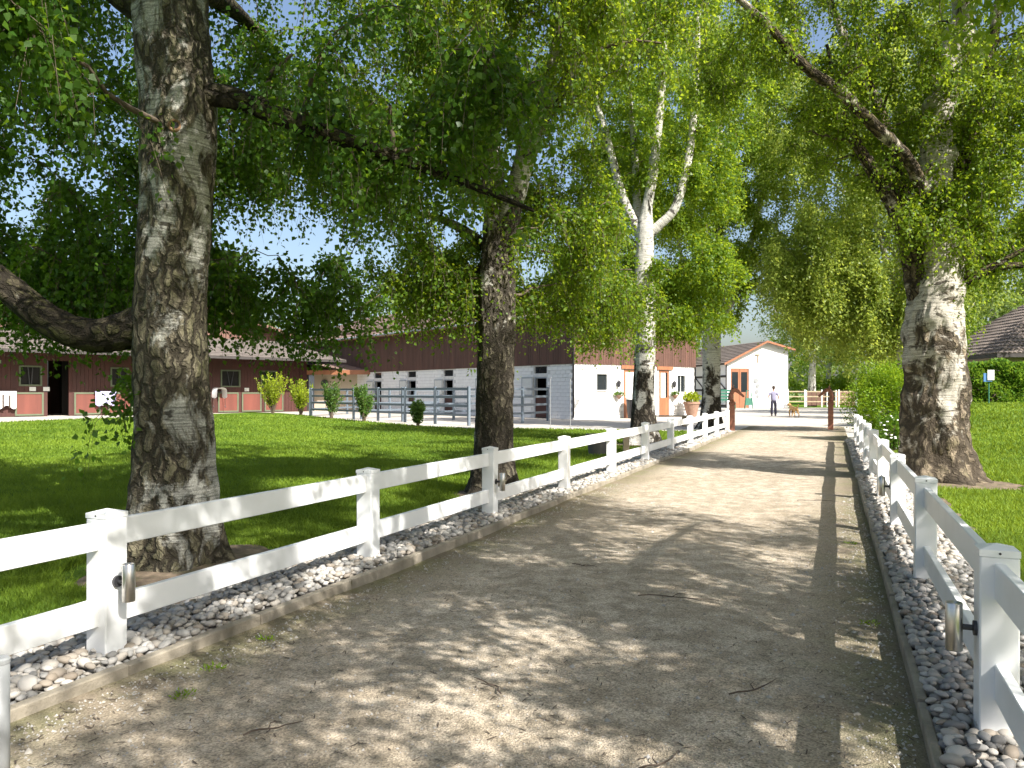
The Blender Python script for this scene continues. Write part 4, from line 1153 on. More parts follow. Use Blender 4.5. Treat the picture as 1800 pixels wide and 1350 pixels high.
for x0 in (.37, 1.31):
    d = MB().box(x0, x0 + .14, .05, .15, 0, 3.72).box(x0 + .78, x0 + .92, .05, .15, 0, 3.72).box(x0 + .14, x0 + .78, .05, .15, 3.4, 3.72).box(x0 + .14, x0 + .78, .05, .15, 0, 1.5).build('door', M['orange_wood'], fw)
    box_obj('door_pane', M['glass'], d, (x0 + .14, x0 + .78, .08, .12, 1.5, 3.4))
mb = MB()
tiled_slope(mb, (-.5, -.5, ea - .15), (-.5, FL + .4, ea - .15), (axp, -.5, ap + .12), (axp, FL + .4, ap + .12), 12)
tiled_slope(mb, (FWD + .5, -.5, er - .05), (FWD + .5, FL + .4, er - .05), (axp, -.5, ap + .12), (axp, FL + .4, ap + .12), 7)
rf = mb.build('roof', M['roof_brown'], fw)
MB().prism([(-.5, -.52, ea - .12), (axp, -.52, ap + .14), (axp, -.52, ap - .06), (-.5, -.52, ea - .34)], (0, .06, 0)).prism([(FWD + .5, -.52, er - .03), (axp, -.52, ap + .14), (axp, -.52, ap - .06), (FWD + .5, -.52, er - .22)], (0, .06, 0)).build('verge_board', M['orange_wood'], rf)
mb = MB()
for k in range(8):
    mb.box(-.05, -.002, k * 2.3, k * 2.3 + .2, 0, ea)
for z in (.1, 1.6, 2.9, 4.1): mb.box(-.045, -.003, 0, FL, z, z + .2)
for k in range(0, 7, 2): mb.beam((-.024, k * 2.3 + .3, 1.8), (-.024, k * 2.3 + 2.2, 2.9), .04, .18, (1, 0, 0))
mb.build('timber_frame', M['timber_dark'], fw)
MB().box(3.1, 3.2, -.08, -.01, 4.3, 5.0).box(2.9, 3.35, -.12, -.01, 5.0, 5.12).build('hoist_bracket', M['wood_pale'], fw)
for (x0, z0, s_) in ((2.75, 2.6, .25), (2.95, 2.1, .2), (2.85, 1.55, .22), (2.2 + .75, 1.1, .16)):
    MB().lathe([(s_, -.02), (s_, .02)], 10).build('wall_ornament', M['stake'], fw, loc=(x0 + .2, -.04, z0), rot=(R(90), 0, 0))

# ------------------------------------------------------------------ house on the right
hz = .9
hs = empty('tiled_house', (8.7, 50.5, hz), R(16), 'tan house with a brown pantile roof at the right edge behind the hedge', 'house')
HW, HD = 15.0, 9.0
mb = MB(); rect_wall(mb, 'x', 0, HW, -.3, 2.75, [(3.2, 4.6, .9, 2.2), (7.5, 8.9, .9, 2.2)], 0, .25)
mb.box(0, .25, .25, HD, -.3, 2.75).box(HW - .25, HW, .25, HD, -.3, 2.75)
mb.build('wall', M['house_wall'], hs)
for h0 in (3.2, 7.5):
    w = box_obj('window', M['glass'], hs, (h0, h0 + 1.4, .12, .14, .9, 2.2))
    MB().box(h0, h0 + .08, .05, .16, .9, 2.2).box(h0 + 1.32, h0 + 1.4, .05, .16, .9, 2.2).box(h0 + .08, h0 + 1.32, .05, .16, .9, .98).box(h0 + .08, h0 + 1.32, .05, .16, 2.12, 2.2).build('window_frame', M['pale_panel'], w)
mb = MB(); o_ = .7; rz2 = 6.3
tiled_slope(mb, (-o_, -o_, 2.65), (HW + o_, -o_, 2.65), (4.2, HD / 2, rz2), (HW - 4.2, HD / 2, rz2), 17, .05, .24)
tiled_slope(mb, (-o_, HD + o_, 2.65), (-o_, -o_, 2.65), (4.2, HD / 2, rz2), (4.2, HD / 2 - .01, rz2), 17, .05, .24)
mb.poly([(HW + o_, -o_, 2.65), (HW + o_, HD + o_, 2.65), (HW - 4.2, HD / 2, rz2)]).poly([(HW + o_, HD + o_, 2.65), (-o_, HD + o_, 2.65), (4.2, HD / 2, rz2), (HW - 4.2, HD / 2, rz2)])
rf = mb.build('roof', M['roof_brown'], hs)
MB().box(-o_, HW + o_, -o_ - .06, -o_, 2.45, 2.66).box(-o_ - .06, -o_, -o_ - .06, HD + o_, 2.45, 2.66).build('gutter', M['timber_dark'], rf)
MB().quad((-o_, -o_, 2.6), (HW + o_, -o_, 2.6), (HW + o_, HD + o_, 2.6), (-o_, HD + o_, 2.6)).build('soffit', M['timber'], rf)

# ------------------------------------------------------------------ hedges, bushes, shrubs
def hedge(x, y, rz, L, D, H, label, seed, z=.9, n=9000, size=.13):
    r = empty('hedge', (x, y, z), rz, label, 'hedge')
    box_obj('woody_core', M['branch'], r, (.25, L - .25, .25, D - .25, 0, H - .25))
    rs = np.random.default_rng(seed)
    p = rs.uniform(size=(n, 3)); k = rs.integers(0, 4, n); th = rs.uniform(0, .2, n)
    p[k == 0, 2] = 1; p[k == 1, 1] = 0; p[k == 2, 0] = rs.integers(0, 2, (k == 2).sum()); p[k == 3, 1] = 0
    pos = p * (L, D, H); nrm = np.zeros((n, 3)); nrm[k == 0, 2] = 1; nrm[(k == 1) | (k == 3), 1] = -1; nrm[k == 2, 0] = np.where(p[k == 2, 0] > .5, 1, -1)
    wob = .10 * np.sin(pos[:, 0] * 3 + pos[:, 2] * 4) + .07 * np.sin(pos[:, 0] * 7.3 - pos[:, 2] * 5)
    pos += nrm * (wob - th)[:, None]
    ax = unit(nrm + rs.normal(size=(n, 3)) * .7 + (0, 0, .3))
    v, f = leaves_arrays(pos, ax, size, rs, False, .4)
    link_mesh('foliage', np_mesh('foliage', v, f, M['leaf_hedge'], False, {'tint': ('POINT', 'FLOAT', np.repeat(np.clip(.5 + rs.normal(size=n) * .25, 0, 1), 4))}), r)
hedge(4.9, 40.6, R(19), 3.25, 1.1, 1.85, 'clipped green hedge in front of the tiled house on the right lawn', 61, .93)
hedge(8.9, 42.2, R(19), 4.0, 1.1, 1.7, 'second clipped hedge at the right edge of the lawn', 63, .96)
hedge(2.7, 36.5, R(75), 5.5, 1.0, 1.5, 'bright low hedge behind the round bush beside the broad tree', 62, .75, 6000)

def bush(name, x, y, z, rx, ry, rz, label, leaf, n, size, seed, stems=7, group=None):
    r = empty(name, (x, y, z), 0, label, 'bush', group)
    rs = random.Random(seed); mb = MB()
    for i in range(stems):
        a = rs.uniform(0, 6.28); q = rs.uniform(.2, .7)
        mb.tube([(0.05 * math.cos(a), .05 * math.sin(a), -.1), (rx * q * .5 * math.cos(a), ry * q * .5 * math.sin(a), rz * .7), (rx * q * math.cos(a), ry * q * math.sin(a), rz * 1.5)], [.03, .02, .008], 5)
    mb.build('stems', M['branch'], r)
    leaf_clump('foliage', leaf, r, (0, 0, rz), rx, ry, rz, n, size, seed, .3, .25)
    return r
bush('round_bush', 1.65, 26.4, .05, 1.2, 1.2, 1.12, 'rounded bright green bush at the end of the right white fence', M['leaf_bush'], 26000, .06, 71)
fb = bush('flowering_bush', 1.38, 21.4, .05, .42, .45, .42, 'small dark bush with white flowers behind the right fence below the round bush', M['leaf_deep'], 1500, .07, 72)
rs = np.random.default_rng(5)
mb = MB()
for i in range(34):
    d = unit(rs.normal(size=3)); d[1] = -abs(d[1]); p = np.array([0, 0, .45]) + d * (.4, .43, .4)
    mb.lathe([(.005, -.01), (.035, .0), (.02, .02)], 6, tuple(p))
mb.build('blossoms', M['petal'], fb)

def shrub(x, y, h, w, leaf, label, seed):
    """upright vase-shaped garden shrub: bare stems at the base, twigs with leaves above"""
    r = empty('garden_shrub', (x, y, .04), 0, label, 'shrub', 'young shrubs along the lawn edge by the pen')
    rs = np.random.default_rng(seed); mb = MB(); P = []; A = []
    for i in range(int(26 + 14 * w)):
        a = rs.uniform(0, 6.28); q = rs.uniform(.15, 1) * w; hh = h * rs.uniform(.6, 1.0)
        p0 = np.array([.05 * math.cos(a), .05 * math.sin(a), -.05]); p3 = np.array([q * math.cos(a), q * math.sin(a), hh])
        p1 = np.array([p3[0] * .3, p3[1] * .3, hh * .35]); p2 = np.array([p3[0] * .75, p3[1] * .75, hh * .7])
        mb.tube([p0, p1, p2, p3], [.018, .013, .008, .003], 4)
        m = 70
        t = rs.uniform(.28, 1.02, m)[:, None]
        pos = np.where(t < .7, p1 + (p2 - p1) * (t - .35) / .35, p2 + (p3 - p2) * (t - .7) / .3)
        pos = pos + rs.normal(size=(m, 3)) * .055
        P.append(pos); A.append(unit(np.tile(p3 - p2, (m, 1)) + rs.normal(size=(m, 3)) * .35))
    mb.build('stems', M['branch'], r)
    P = np.vstack(P); A = unit(np.vstack(A)); v, f = leaves_arrays(P, A, .12, rs, False, .3)
    link_mesh('foliage', np_mesh('foliage', v, f, leaf, False, {'tint': ('POINT', 'FLOAT', np.repeat(np.clip(.5 + rs.normal(size=len(P)) * .25, 0, 1), 4))}), r)
shrub(-34.6, 43.2, 2.75, 1.15, M['leaf_shrub'], 'large yellow-green shrub, leftmost of the shrubs before the grey pen', 81)
shrub(-30.7, 41.0, 2.2, .75, M['leaf_shrub'], 'smaller yellow-green shrub just right of the large golden one', 82)
shrub(-25.2, 36.3, 1.9, .62, M['leaf_shrub_dark'], 'green upright shrub, middle one of the five along the grey pen', 83)
shrub(-20.9, 32.8, 1.75, .55, M['leaf_shrub_dark'], 'dark green vase-shaped shrub in front of the grey pen rails', 84)
shrub(-16.0, 29.2, 1.05, .25, M['leaf_shrub_dark'], 'smallest slim shrub, rightmost along the lawn edge by the pen', 85)

# ------------------------------------------------------------------ grey horse pen
def pen_run(pts, label, rails=(.45, .85, 1.25, 1.62), H=1.72, posts=None):
    a = Vector((*pts[0], 0)); b_ = Vector((*pts[1], 0)); L = (b_ - a).length
    r = empty('pen_fence', a, math.atan2(b_.y - a.y, b_.x - a.x), label, 'fence', 'grey rail fences of the horse pen')
    n = posts or max(1, round(L / 2.6))
    for i in range(n + 1):
        x = L * i / n
        MB().box(x - .06, x + .06, -.06, .06, -.1, H).build('post', M['galv_shaded'], r, bevel=.01)
    for z in rails:
        for i in range(n):
            MB().box(L * i / n + .06, L * (i + 1) / n - .06, -.03, .03, z - .055, z + .055).build('rail', M['galv_shaded'], r)
    return r
pen_run([(-28.9, 39.6), (-14.86, 31.75)], 'long grey rail fence along the front of the pen behind the shrubs', posts=6)
pen_run([(-14.2, 33.0), (-13.6, 38.6)], 'grey rail fence at the right end of the pen behind the second birch', posts=2)
pen_run([(-20.04, 35.0), (-17.6, 41.6)], 'grey partition rail fence in the middle of the pen', posts=2)
pen_run([(-24.0, 37.4), (-23.3, 45.2)], 'grey partition rail fence toward the left of the pen', posts=3)
pen_run([(-29.2, 39.9), (-31.0, 48.5)], 'grey rail fence closing the left end of the pen', posts=3)
for (x, y, lb) in ((-10.6, 30.4, 'thin grey stake in the lawn edge, left one of the pair'), (-9.95, 31.0, 'thin grey stake in the lawn edge, right one of the pair')):
    s_ = empty('garden_stake', (x, y, 0), 0, lb, 'stake', 'thin stakes by the lawn edge')
    MB().tube([(0, 0, -.2), (0, 0, 2.0)], .014, 6).build('rod', M['stake'], s_)
    MB().tube([(0, 0, 2.0), (.03, 0, 2.06), (.07, 0, 2.04)], .012, 6).build('hook', M['stake'], s_)

# ------------------------------------------------------------------ pots, bin, tub, bench, signs
r = empty('litter_bin', (-10.55, 44.3, 0), 0, 'black plastic bin by the orange barn door', 'bin')
MB().lathe([(.26, 0), (.34, 1.0), (.36, 1.02), (.36, 1.06)], 18).build('body', M['black_plastic'], r, smooth=False)
MB().lathe([(.37, 1.06), (.30, 1.2), (.06, 1.26)], 18).build('lid', M['pale_panel'], r)
r = empty('terracotta_planter', (-7.9, 48.4, 0), 0, 'terracotta pot with yellow-green leaves at the barn corner', 'planter')
MB().lathe([(.28, .0), (.46, .75), (.50, .76), (.50, .9), (.44, .9), (.42, .8)], 20).build('pot', M['terracotta'], r, smooth=False)
leaf_clump('foliage', M['leaf_shrub'], r, (0, 0, 1.1), .5, .5, .3, 420, .16, 92, .8)
for k in range(3):
    a = k * 2.1; MB().box(-.05, .05, -.05, .05, -.1, .0).build('foot', M['terracotta'], r, loc=(.2 * math.cos(a), .2 * math.sin(a), 0))
r = empty('garden_tub', (-4.95, 17.4, .045), 0, 'dark grey tub behind the left fence on the lawn', 'tub')
MB().lathe([(.19, 0), (.235, .42), (.255, .43), (.255, .47), (.22, .47), (.21, .36)], 20).build('body', M['grey_tub'], r)
MB().lathe([(.205, .38), (.205, .4)], 18).build('soil_fill', M['soil'], r)
r = empty('marker_post', (-4.48, 18.2, .045), .3, 'short pale wooden post beside the grey tub behind the left fence', 'post')
MB().box(-.07, .07, -.07, .07, -.1, .42).build('shaft', M['wood_pale'], r, bevel=.008)
MB().box(-.09, .09, -.09, .09, .42, .46).build('cap', M['wood_pale'], r, bevel=.008)
r = empty('low_bench', (-6.6, 34.2, 0), R(20), 'low pale wooden bench behind the far end of the left fence', 'bench')
for yy in (-.22, 0, .22): MB().box(-.9, .9, yy - .095, yy + .095, .42, .47).build('seat_plank', M['wood_pale'], r, bevel=.006)
for sx in (-.7, .7):
    for sy in (-.2, .2): MB().box(sx - .05, sx + .05, sy - .05, sy + .05, 0, .42).build('leg', M['wood_pale'], r)
r = empty('garden_bench', (-8.9, 70.5, 0), R(25), 'dark green slatted garden bench in front of the half-timbered wall', 'bench')
for k in range(4): MB().box(-1.0, 1.0, .02, .06, .75 + k * .26, .93 + k * .26).build('back_slat', M['green_paint'], r)
for k in range(4): MB().box(-1.0, 1.0, -.55 + k * .14, -.44 + k * .14, .62, .66).build('seat_slat', M['green_paint'], r)
for sx in (-.95, .95):
    for sy in (-.5, .04): MB().box(sx - .05, sx + .05, sy - .05, sy + .05, 0, .62 if sy < 0 else 1.75).build('leg', M['green_paint'], r)
r = empty('folding_sign', (-7.15, 75.4, 0), R(10), 'green folding board standing by the white gabled building', 'sign')
for sy in (-1, 1):
    for sx in (-1, 1):
        MB().beam((sx * .36, sy * .30, 0), (sx * .20, sy * .03, 1.6), .06, .05).build('leg', M['sign_green'], r)
    MB().prism([(-.33, sy * .25, .30), (.33, sy * .25, .30), (.27, sy * .14, .95), (-.27, sy * .14, .95)], (0, .03, 0)).build('panel', M['sign_green'], r)
MB().box(-.24, .24, -.06, .06, 1.6, 1.66).build('top_bar', M['sign_green'], r)
r = empty('notice_post', (6.25, 41.0 - 1.2, float(right_z(6.25, 39.8))), 0, 'thin green post with a small blue and white box in front of the hedge', 'sign')
MB().tube([(0, 0, -.2), (0, 0, 1.0)], .03, 8).build('shaft', M['green_paint'], r)
bx = MB().box(-.2, .12, -.07, .07, .95, 1.32).build('box', M['blue_box'], r)
MB().box(-.06, .2, -.10, -.072, 1.02, 1.46).build('panel', M['white_cloth'], r)

# log on the soil by the fence
r = empty('log', (-4.15, 2.3, .10), R(80), 'split brown log lying on the soil behind the nearest left fence post', 'log')
me, _ = limb_mesh('bark', [(-.55, 0, 0, .075), (-.2, .02, 0, .085), (.2, -.01, .0, .08), (.55, .02, .0, .07)], M['bark_limb'], 16, .05, 0, 3, .015, 0, 77)
link_mesh('bark', me, r)
MB().tube([(.545, .02, 0), (.56, .02, 0)], .062, 14).build('cut_end', M['wood_pale'], r)

# ------------------------------------------------------------------ horse head posts
def horse_post(x, y, face, label):
    """face=+1 the head looks towards +x"""
    r = empty('horse_head_post', (x, y, 0), 0 if face > 0 else math.pi, label, 'post', 'carved horse head posts at the end of the path')
    MB().box(-.10, .10, -.10, .10, -.1, .98).build('shaft', M['carved'], r, bevel=.012)
    MB().box(-.13, .13, -.13, .13, .98, 1.05).box(-.11, .11, -.11, .11, 1.05, 1.11).build('collar', M['carved'], r, bevel=.01)
    def loft(secs, n=12):
        mb = MB()
        for (cx, cz, a, w, h) in secs:
            ca, sa = math.cos(a), math.sin(a)
            for j in range(n):
                t = 2 * math.pi * j / n; u = math.cos(t) * h; v = math.sin(t) * w
                mb.v.append((cx - sa * u, v, cz + ca * u))
        for i in range(len(secs) - 1):
            for j in range(n):
                k = (j + 1) % n; mb.f.append((i*n+j, i*n+k, (i+1)*n+k, (i+1)*n+j))
        mb.f.append(tuple(range(n - 1, -1, -1))); mb.f.append(tuple((len(secs) - 1) * n + j for j in range(n)))
        return mb
    neck = loft([(0, 1.09, R(90), .085, .085), (-.03, 1.22, R(92), .065, .085), (-.03, 1.38, R(82), .058, .082), (.02, 1.51, R(55), .058, .08), (.08, 1.565, R(12), .058, .078),
                 (.17, 1.535, R(-34), .062, .08), (.27, 1.45, R(-42), .05, .06), (.36, 1.365, R(-42), .042, .046), (.42, 1.31, R(-42), .043, .046), (.445, 1.288, R(-42), .024, .026)])
    h = neck.build('head', M['carved'], r, smooth=True)
    for sy in (-1, 1):
        MB().lathe([(.028, 0), (.022, .07), (.002, .13)], 8, (.05, sy * .04, 1.62)).build('ear', M['carved'], h)
        MB().lathe([(.002, -.016), (.014, 0), (.002, .016)], 8, (.18, sy * .06, 1.555)).build('eye', M['dark'], h)
    mb = MB()
    for k in range(7):
        t = k / 6; mb.box(-.135 + .13 * t ** 2 - .02, -.09 + .13 * t ** 2 + .03, -.018, .018, 1.16 + .068 * k, 1.23 + .068 * k)
    mb.build('mane', M['leather'], h)
horse_post(-3.62, 31.6, 1, 'carved brown horse head post at the end of the left fence, facing right')
horse_post(-.10, 33.4, -1, 'carved brown horse head post beside the round bush, facing left')

# ------------------------------------------------------------------ paddock fence far behind
r = empty('paddock_fence', (-4.2, 84.0, 0), R(12), 'far pale wooden paddock fence to the right of the white gabled building', 'fence')
for i in range(8): MB().box(i * 1.6 - .06, i * 1.6 + .06, -.06, .06, 0, 1.75).build('post', M['pale_panel'], r)
for i in range(7):
    for z in (.55, 1.05, 1.55): MB().box(i * 1.6 + .06, i * 1.6 + 1.54, -.03, .03, z - .055, z + .055).build('rail', M['wood_pale'], r)
sheet('paddock_grass', [(-5.5, 80.8), (14, 86), (40, 140), (-30, 140)], .012, M['lawn'])
for k, (x, y, mt, lb) in enumerate(((-1.6, 86.5, 'stable_pale', 'brown jump filler panel behind the far paddock fence, left one'), (1.2, 87.3, 'terracotta', 'reddish jump filler panel behind the far paddock fence, right one'))):
    q = empty('jump_panel', (x, y, 0), R(12), lb, 'jump', 'jump panels in the paddock')
    for j in range(4): MB().box(-.9 + j * .46, -.48 + j * .46, -.04, .04, .15, 1.5).build('plank', M[mt], q)
    for sx in (-1.0, 1.0): MB().box(sx - .05, sx + .05, -.2, .2, 0, 1.7).build('stand', M['pvc'], q)

# ------------------------------------------------------------------ person and dog
def skinned(name, verts, edges, radii, mat, parent, root_idx=0, sub=2):
    me = bpy.data.meshes.new(name); me.from_pydata(verts, edges, [])
    o = bpy.data.objects.new(name, me); C.objects.link(o)
    md = o.modifiers.new('skin', 'SKIN'); md.use_smooth_shade = True; md.branch_smoothing = .6
    sv = me.skin_vertices[0].data
    for i, r_ in enumerate(radii):
        sv[i].radius = r_ if hasattr(r_, '__len__') else (r_, r_)
        sv[i].use_root = (i == root_idx)
    ss = o.modifiers.new('sub', 'SUBSURF'); ss.levels = sub; ss.render_levels = sub
    dg = bpy.context.evaluated_depsgraph_get(); dg.update()
    ev = o.evaluated_get(dg); nm = bpy.data.meshes.new_from_object(ev, depsgraph=dg)
    o.modifiers.clear(); o.data = nm
    nm.materials.clear(); nm.materials.append(mat)
    nm.polygons.foreach_set('use_smooth', [True] * len(nm.polygons))
    o.parent = parent
    return o
person = empty('person', (-3.45, 52.0, 0), R(4), 'person in a lavender-grey shirt and dark trousers walking away at the end of the path', 'person')
pv = [(0, 0, .98), (0, .0, 1.12), (0, .01, 1.30), (0, .01, 1.46), (0, .02, 1.56), (0, .03, 1.66), (0, .04, 1.78), (0, .05, 1.84),
      (-.10, 0, .92), (-.11, -.10, .52), (-.11, -.02, .10), (-.11, -.10, .05), (-.11, .10, .04),
      (.10, 0, .92), (.11, .16, .54), (.11, .02, .12), (.11, .0, .06), (.11, .14, .04),
      (-.19, .01, 1.44), (-.29, -.05, 1.20), (-.27, .14, 1.06), (-.26, .20, 1.03),
      (.19, .01, 1.44), (.29, -.04, 1.20), (.27, .15, 1.06), (.26, .21, 1.03)]
pe = [(0,1),(1,2),(2,3),(3,4),(4,5),(5,6),(6,7),(0,8),(8,9),(9,10),(10,11),(10,12),(0,13),(13,14),(14,15),(15,16),(15,17),(3,18),(18,19),(19,20),(20,21),(3,22),(22,23),(23,24),(24,25)]
pr = [(.15, .11), (.14, .10), (.17, .11), (.15, .10), .055, .075, .095, .06, .09, .065, .045, .04, .035, .09, .065, .045, .04, .035, .06, .045, .035, .035, .06, .045, .035, .035]
skinned('body', pv, pe, pr, M['skin'], person)
skinned('shirt', [(0, 0, .88)] + [pv[i] for i in (1, 2, 3)] + [(0, .02, 1.53), (-.19, .01, 1.44), (-.28, -.04, 1.24), (.19, .01, 1.44), (.28, -.03, 1.24)],
        [(0,1),(1,2),(2,3),(3,4),(3,5),(5,6),(3,7),(7,8)], [(.20, .15), (.19, .14), (.22, .15), (.20, .135), .075, .095, .075, .095, .075], M['shirt'], person)
skinned('trousers', [(0, 0, 1.10), (0, 0, .95), pv[8], pv[9], (-.11, -.02, .04), pv[13], pv[14], (.11, .02, .05)],
        [(0,1),(1,2),(2,3),(3,4),(1,5),(5,6),(6,7)], [(.18, .135), (.18, .14), .12, .092, .075, .12, .092, .075], M['trousers'], person)
skinned('hair', [(0, -.025, 1.64), (0, -.012, 1.74), (0, .01, 1.83), (0, .03, 1.875)], [(0,1),(1,2),(2,3)], [.07, .10, .108, .065], M['hair'], person)
for sx, yy in ((-1, -.03), (1, .05)):
    MB().prism([(sx * .11 - .05, yy - .12, 0), (sx * .11 + .05, yy - .12, 0), (sx * .11 + .05, yy + .16, 0), (sx * .11 - .05, yy + .16, 0)], (0, 0, .09)).build('shoe', M['shoe'], person, bevel=.02)
    hx = sx * .26
    hv = [(hx, .20, 1.03), (hx, .26, 1.02)]; he = [(0, 1)]; hr = [.03, .034]
    for k in range(4):
        n_ = len(hv); dx = (-.03 + .02 * k)
        hv += [(hx + dx, .31, 1.015), (hx + dx, .345 + (.012 if k in (1, 2) else 0), .995)]; he += [(1, n_), (n_, n_ + 1)]; hr += [.010, .008]
    n_ = len(hv); hv += [(hx - sx * .045, .25, 1.03), (hx - sx * .05, .29, 1.02)]; he += [(0, n_), (n_, n_ + 1)]; hr += [.011, .009]
    skinned('hand', hv, he, hr, M['skin'], person, sub=1)
    MB().lathe([(.004, -.03), (.018, -.01), (.02, .015), (.004, .03)], 8, (sx * .095, .04, 1.73)).build('ear', M['skin'], person)

dog = empty('dog', (-2.2, 50.0, 0), R(122), 'tan dog with paler flanks walking beside the person', 'dog')
dv = [(-.28, 0, .52), (0, 0, .50), (.26, 0, .53), (.36, 0, .64), (.46, 0, .74), (.56, 0, .73), (.68, 0, .69), (-.42, 0, .56), (-.56, .02, .66), (-.64, .03, .78),
      (.24, .10, .42), (.25, .11, .24), (.23, .11, .04), (.28, .11, .025), (.24, -.10, .42), (.33, -.11, .24), (.34, -.11, .04), (.39, -.11, .025),
      (-.30, .10, .42), (-.22, .11, .30), (-.36, .11, .17), (-.33, .11, .03), (-.28, .11, .025), (-.30, -.10, .42), (-.28, -.11, .30), (-.43, -.11, .18), (-.42, -.11, .03), (-.37, -.11, .025)]
de = [(0,1),(1,2),(2,3),(3,4),(4,5),(5,6),(0,7),(7,8),(8,9),(2,10),(10,11),(11,12),(12,13),(2,14),(14,15),(15,16),(16,17),(0,18),(18,19),(19,20),(20,21),(21,22),(0,23),(23,24),(24,25),(25,26),(26,27)]
dr = [(.12, .13), (.125, .12), (.13, .16), .10, .10, .085, .05, .06, .032, .018, .075, .042, .032, .034, .075, .042, .032, .034, .09, .055, .032, .03, .034, .09, .055, .032, .03, .034]
body = skinned('body', dv, de, dr, M['dogfur'], dog, 1)
for sy in (-1, 1):
    MB().prism([(.44, sy * .07, .80), (.50, sy * .09, .79), (.49, sy * .12, .66), (.45, sy * .11, .66)], (-.02, sy * .012, .0)).build('ear', M['dogfur'], dog)
MB().lathe([(.004, -.015), (.018, 0), (.004, .015)], 8, (.735, 0, .70)).build('nose', M['black_plastic'], dog)

# ------------------------------------------------------------------ grass blades, grit, litter
def poly_mask(px, py, poly):
    inside = np.zeros(len(px), bool); n = len(poly); j = n - 1
    for i in range(n):
        xi, yi = poly[i]; xj, yj = poly[j]
        c = ((yi > py) != (yj > py)) & (px < (xj - xi) * (py - yi) / (yj - yi + 1e-12) + xi)
        inside ^= c; j = i
    return inside
YAW = R(21.98)
def grass(name, n, mask, zf, dmin, dmax, h0, seed):
    rs = np.random.default_rng(seed)
    u = rs.uniform(size=n); e = -.75
    d = (dmin ** e + u * (dmax ** e - dmin ** e)) ** (1 / e)
    a = rs.uniform(-R(37), R(37), n)
    fx, fy = -math.sin(YAW), math.cos(YAW)
    dirx = fx * np.cos(a) + fy * np.sin(a); diry = fy * np.cos(a) - fx * np.sin(a)
    x, y = dirx * d, diry * d
    k = mask(x, y)
    for (cx, cy, rx, ry) in SOILS:
        q = ((x - cx) / rx) ** 2 + ((y - cy) / ry) ** 2
        k &= (q > 1.0) | (rs.uniform(size=n) < np.clip(q - .75, 0, 1) * .5)
    x, y, d = x[k], y[k], d[k]; m = len(x)
    z = zf(x, y)
    ang = rs.uniform(0, 6.28, m); w = .0035 * np.maximum(1, d / 4.5) * rs.uniform(.7, 1.3, m); h = h0 * rs.uniform(.55, 1.35, m) * (1 + .35 * np.sin(x * 1.3) * np.sin(y * 1.1))
    h = h * (1 + np.maximum(0, d - 12) * .015)
    lx = rs.normal(size=m) * .5 * h; ly = rs.normal(size=m) * .5 * h
    c, s_ = np.cos(ang) * w, np.sin(ang) * w
    v = np.stack([np.stack([x - c, y - s_, z - .005], 1), np.stack([x + c, y + s_, z - .005], 1), np.stack([x + lx, y + ly, z + h], 1)], 1).reshape(-1, 3)
    patch = .5 + .26 * np.sin(x * .8 + 1 + .6 * np.sin(y * .5)) * np.sin(y * .7) + .20 * np.sin(x * 2.9 + np.sin(y * 1.7)) * np.sin(y * 3.7 + 1 + np.sin(x * 2.1))
    tint = np.clip(patch + rs.normal(size=m) * .22, 0, 1)
    o = link_mesh(name, np_mesh(name, v, np.arange(m * 3).reshape(m, 3), M['grass'], False, {'tint': ('POINT', 'FLOAT', np.repeat(tint, 3))}))
    return o
LAWN_IN = [(-4.05, -8)] + [(x if x < -3.99 else -4.05, y) for x, y in LAWN_L[1:]]
g = grass('grass', 740000, lambda x, y: poly_mask(x, y, LAWN_IN) & ((x < -4.30) | (np.sin(y * 3.1) + np.sin(y * 7.7) > .9)), lambda x, y: np.full(len(x), .05), 5.0, 52, .045, 91)
tag(g, 'short mown grass covering the shaded left lawn', 'grass', kind='stuff')
g = grass('grass', 1050000, lambda x, y: (x > 1.12) & (x < 30) & ((x > 1.35) | (np.sin(y * 3.1) + np.sin(y * 7.7) > .6)) & ((y < 27) | (x > 3.3)), lambda x, y: right_z(x, y), 4.0, 60, .05, 92)
tag(g, 'bright mown grass covering the sunny right lawn', 'grass', kind='stuff')

rs = np.random.default_rng(33)
n = 12000
gy = 1.2 + 11 * rs.uniform(size=n) ** 1.6; gx = rs.uniform(-3.2, .33, n)
e = rs.uniform(size=n) < .35
gx[e] = np.where(rs.uniform(size=e.sum()) < .5, -3.2 + np.abs(rs.normal(size=e.sum())) * .22, .33 - np.abs(rs.normal(size=e.sum())) * .2)
sz = rs.uniform(.003, .0085, n) * (1 + (rs.uniform(size=n) < .04) * 1.2)
octv = np.array([(1, 0, 0), (-1, 0, 0), (0, 1, 0), (0, -1, 0), (0, 0, 1), (0, 0, -1)], float)
octf = np.array([(0, 2, 4), (2, 1, 4), (1, 3, 4), (3, 0, 4)])
V = octv[None] * sz[:, None, None] * rs.uniform(.6, 1.3, (n, 6, 1))
pz_ = .012 + 0.012 * np.sin(gx * 1.7 + .4) * np.cos(gy * .45) + 0.008 * np.sin(gx * 4.1 + gy * .9) + 0.005 * np.sin(gy * 3.3 + gx * 2.2)
V += np.stack([gx, gy, pz_ + .001], 1)[:, None, :]
F = (octf[None] + (np.arange(n) * 6)[:, None, None]).reshape(-1, 3)
o = link_mesh('gravel', np_mesh('gravel', V.reshape(-1, 3), F, M['pebble_rest'], False, {'tint': ('POINT', 'FLOAT', np.repeat(rs.uniform(.2, .85, n), 6))}))
tag(o, 'loose grit and small stones lying on the path', 'gravel', kind='stuff')

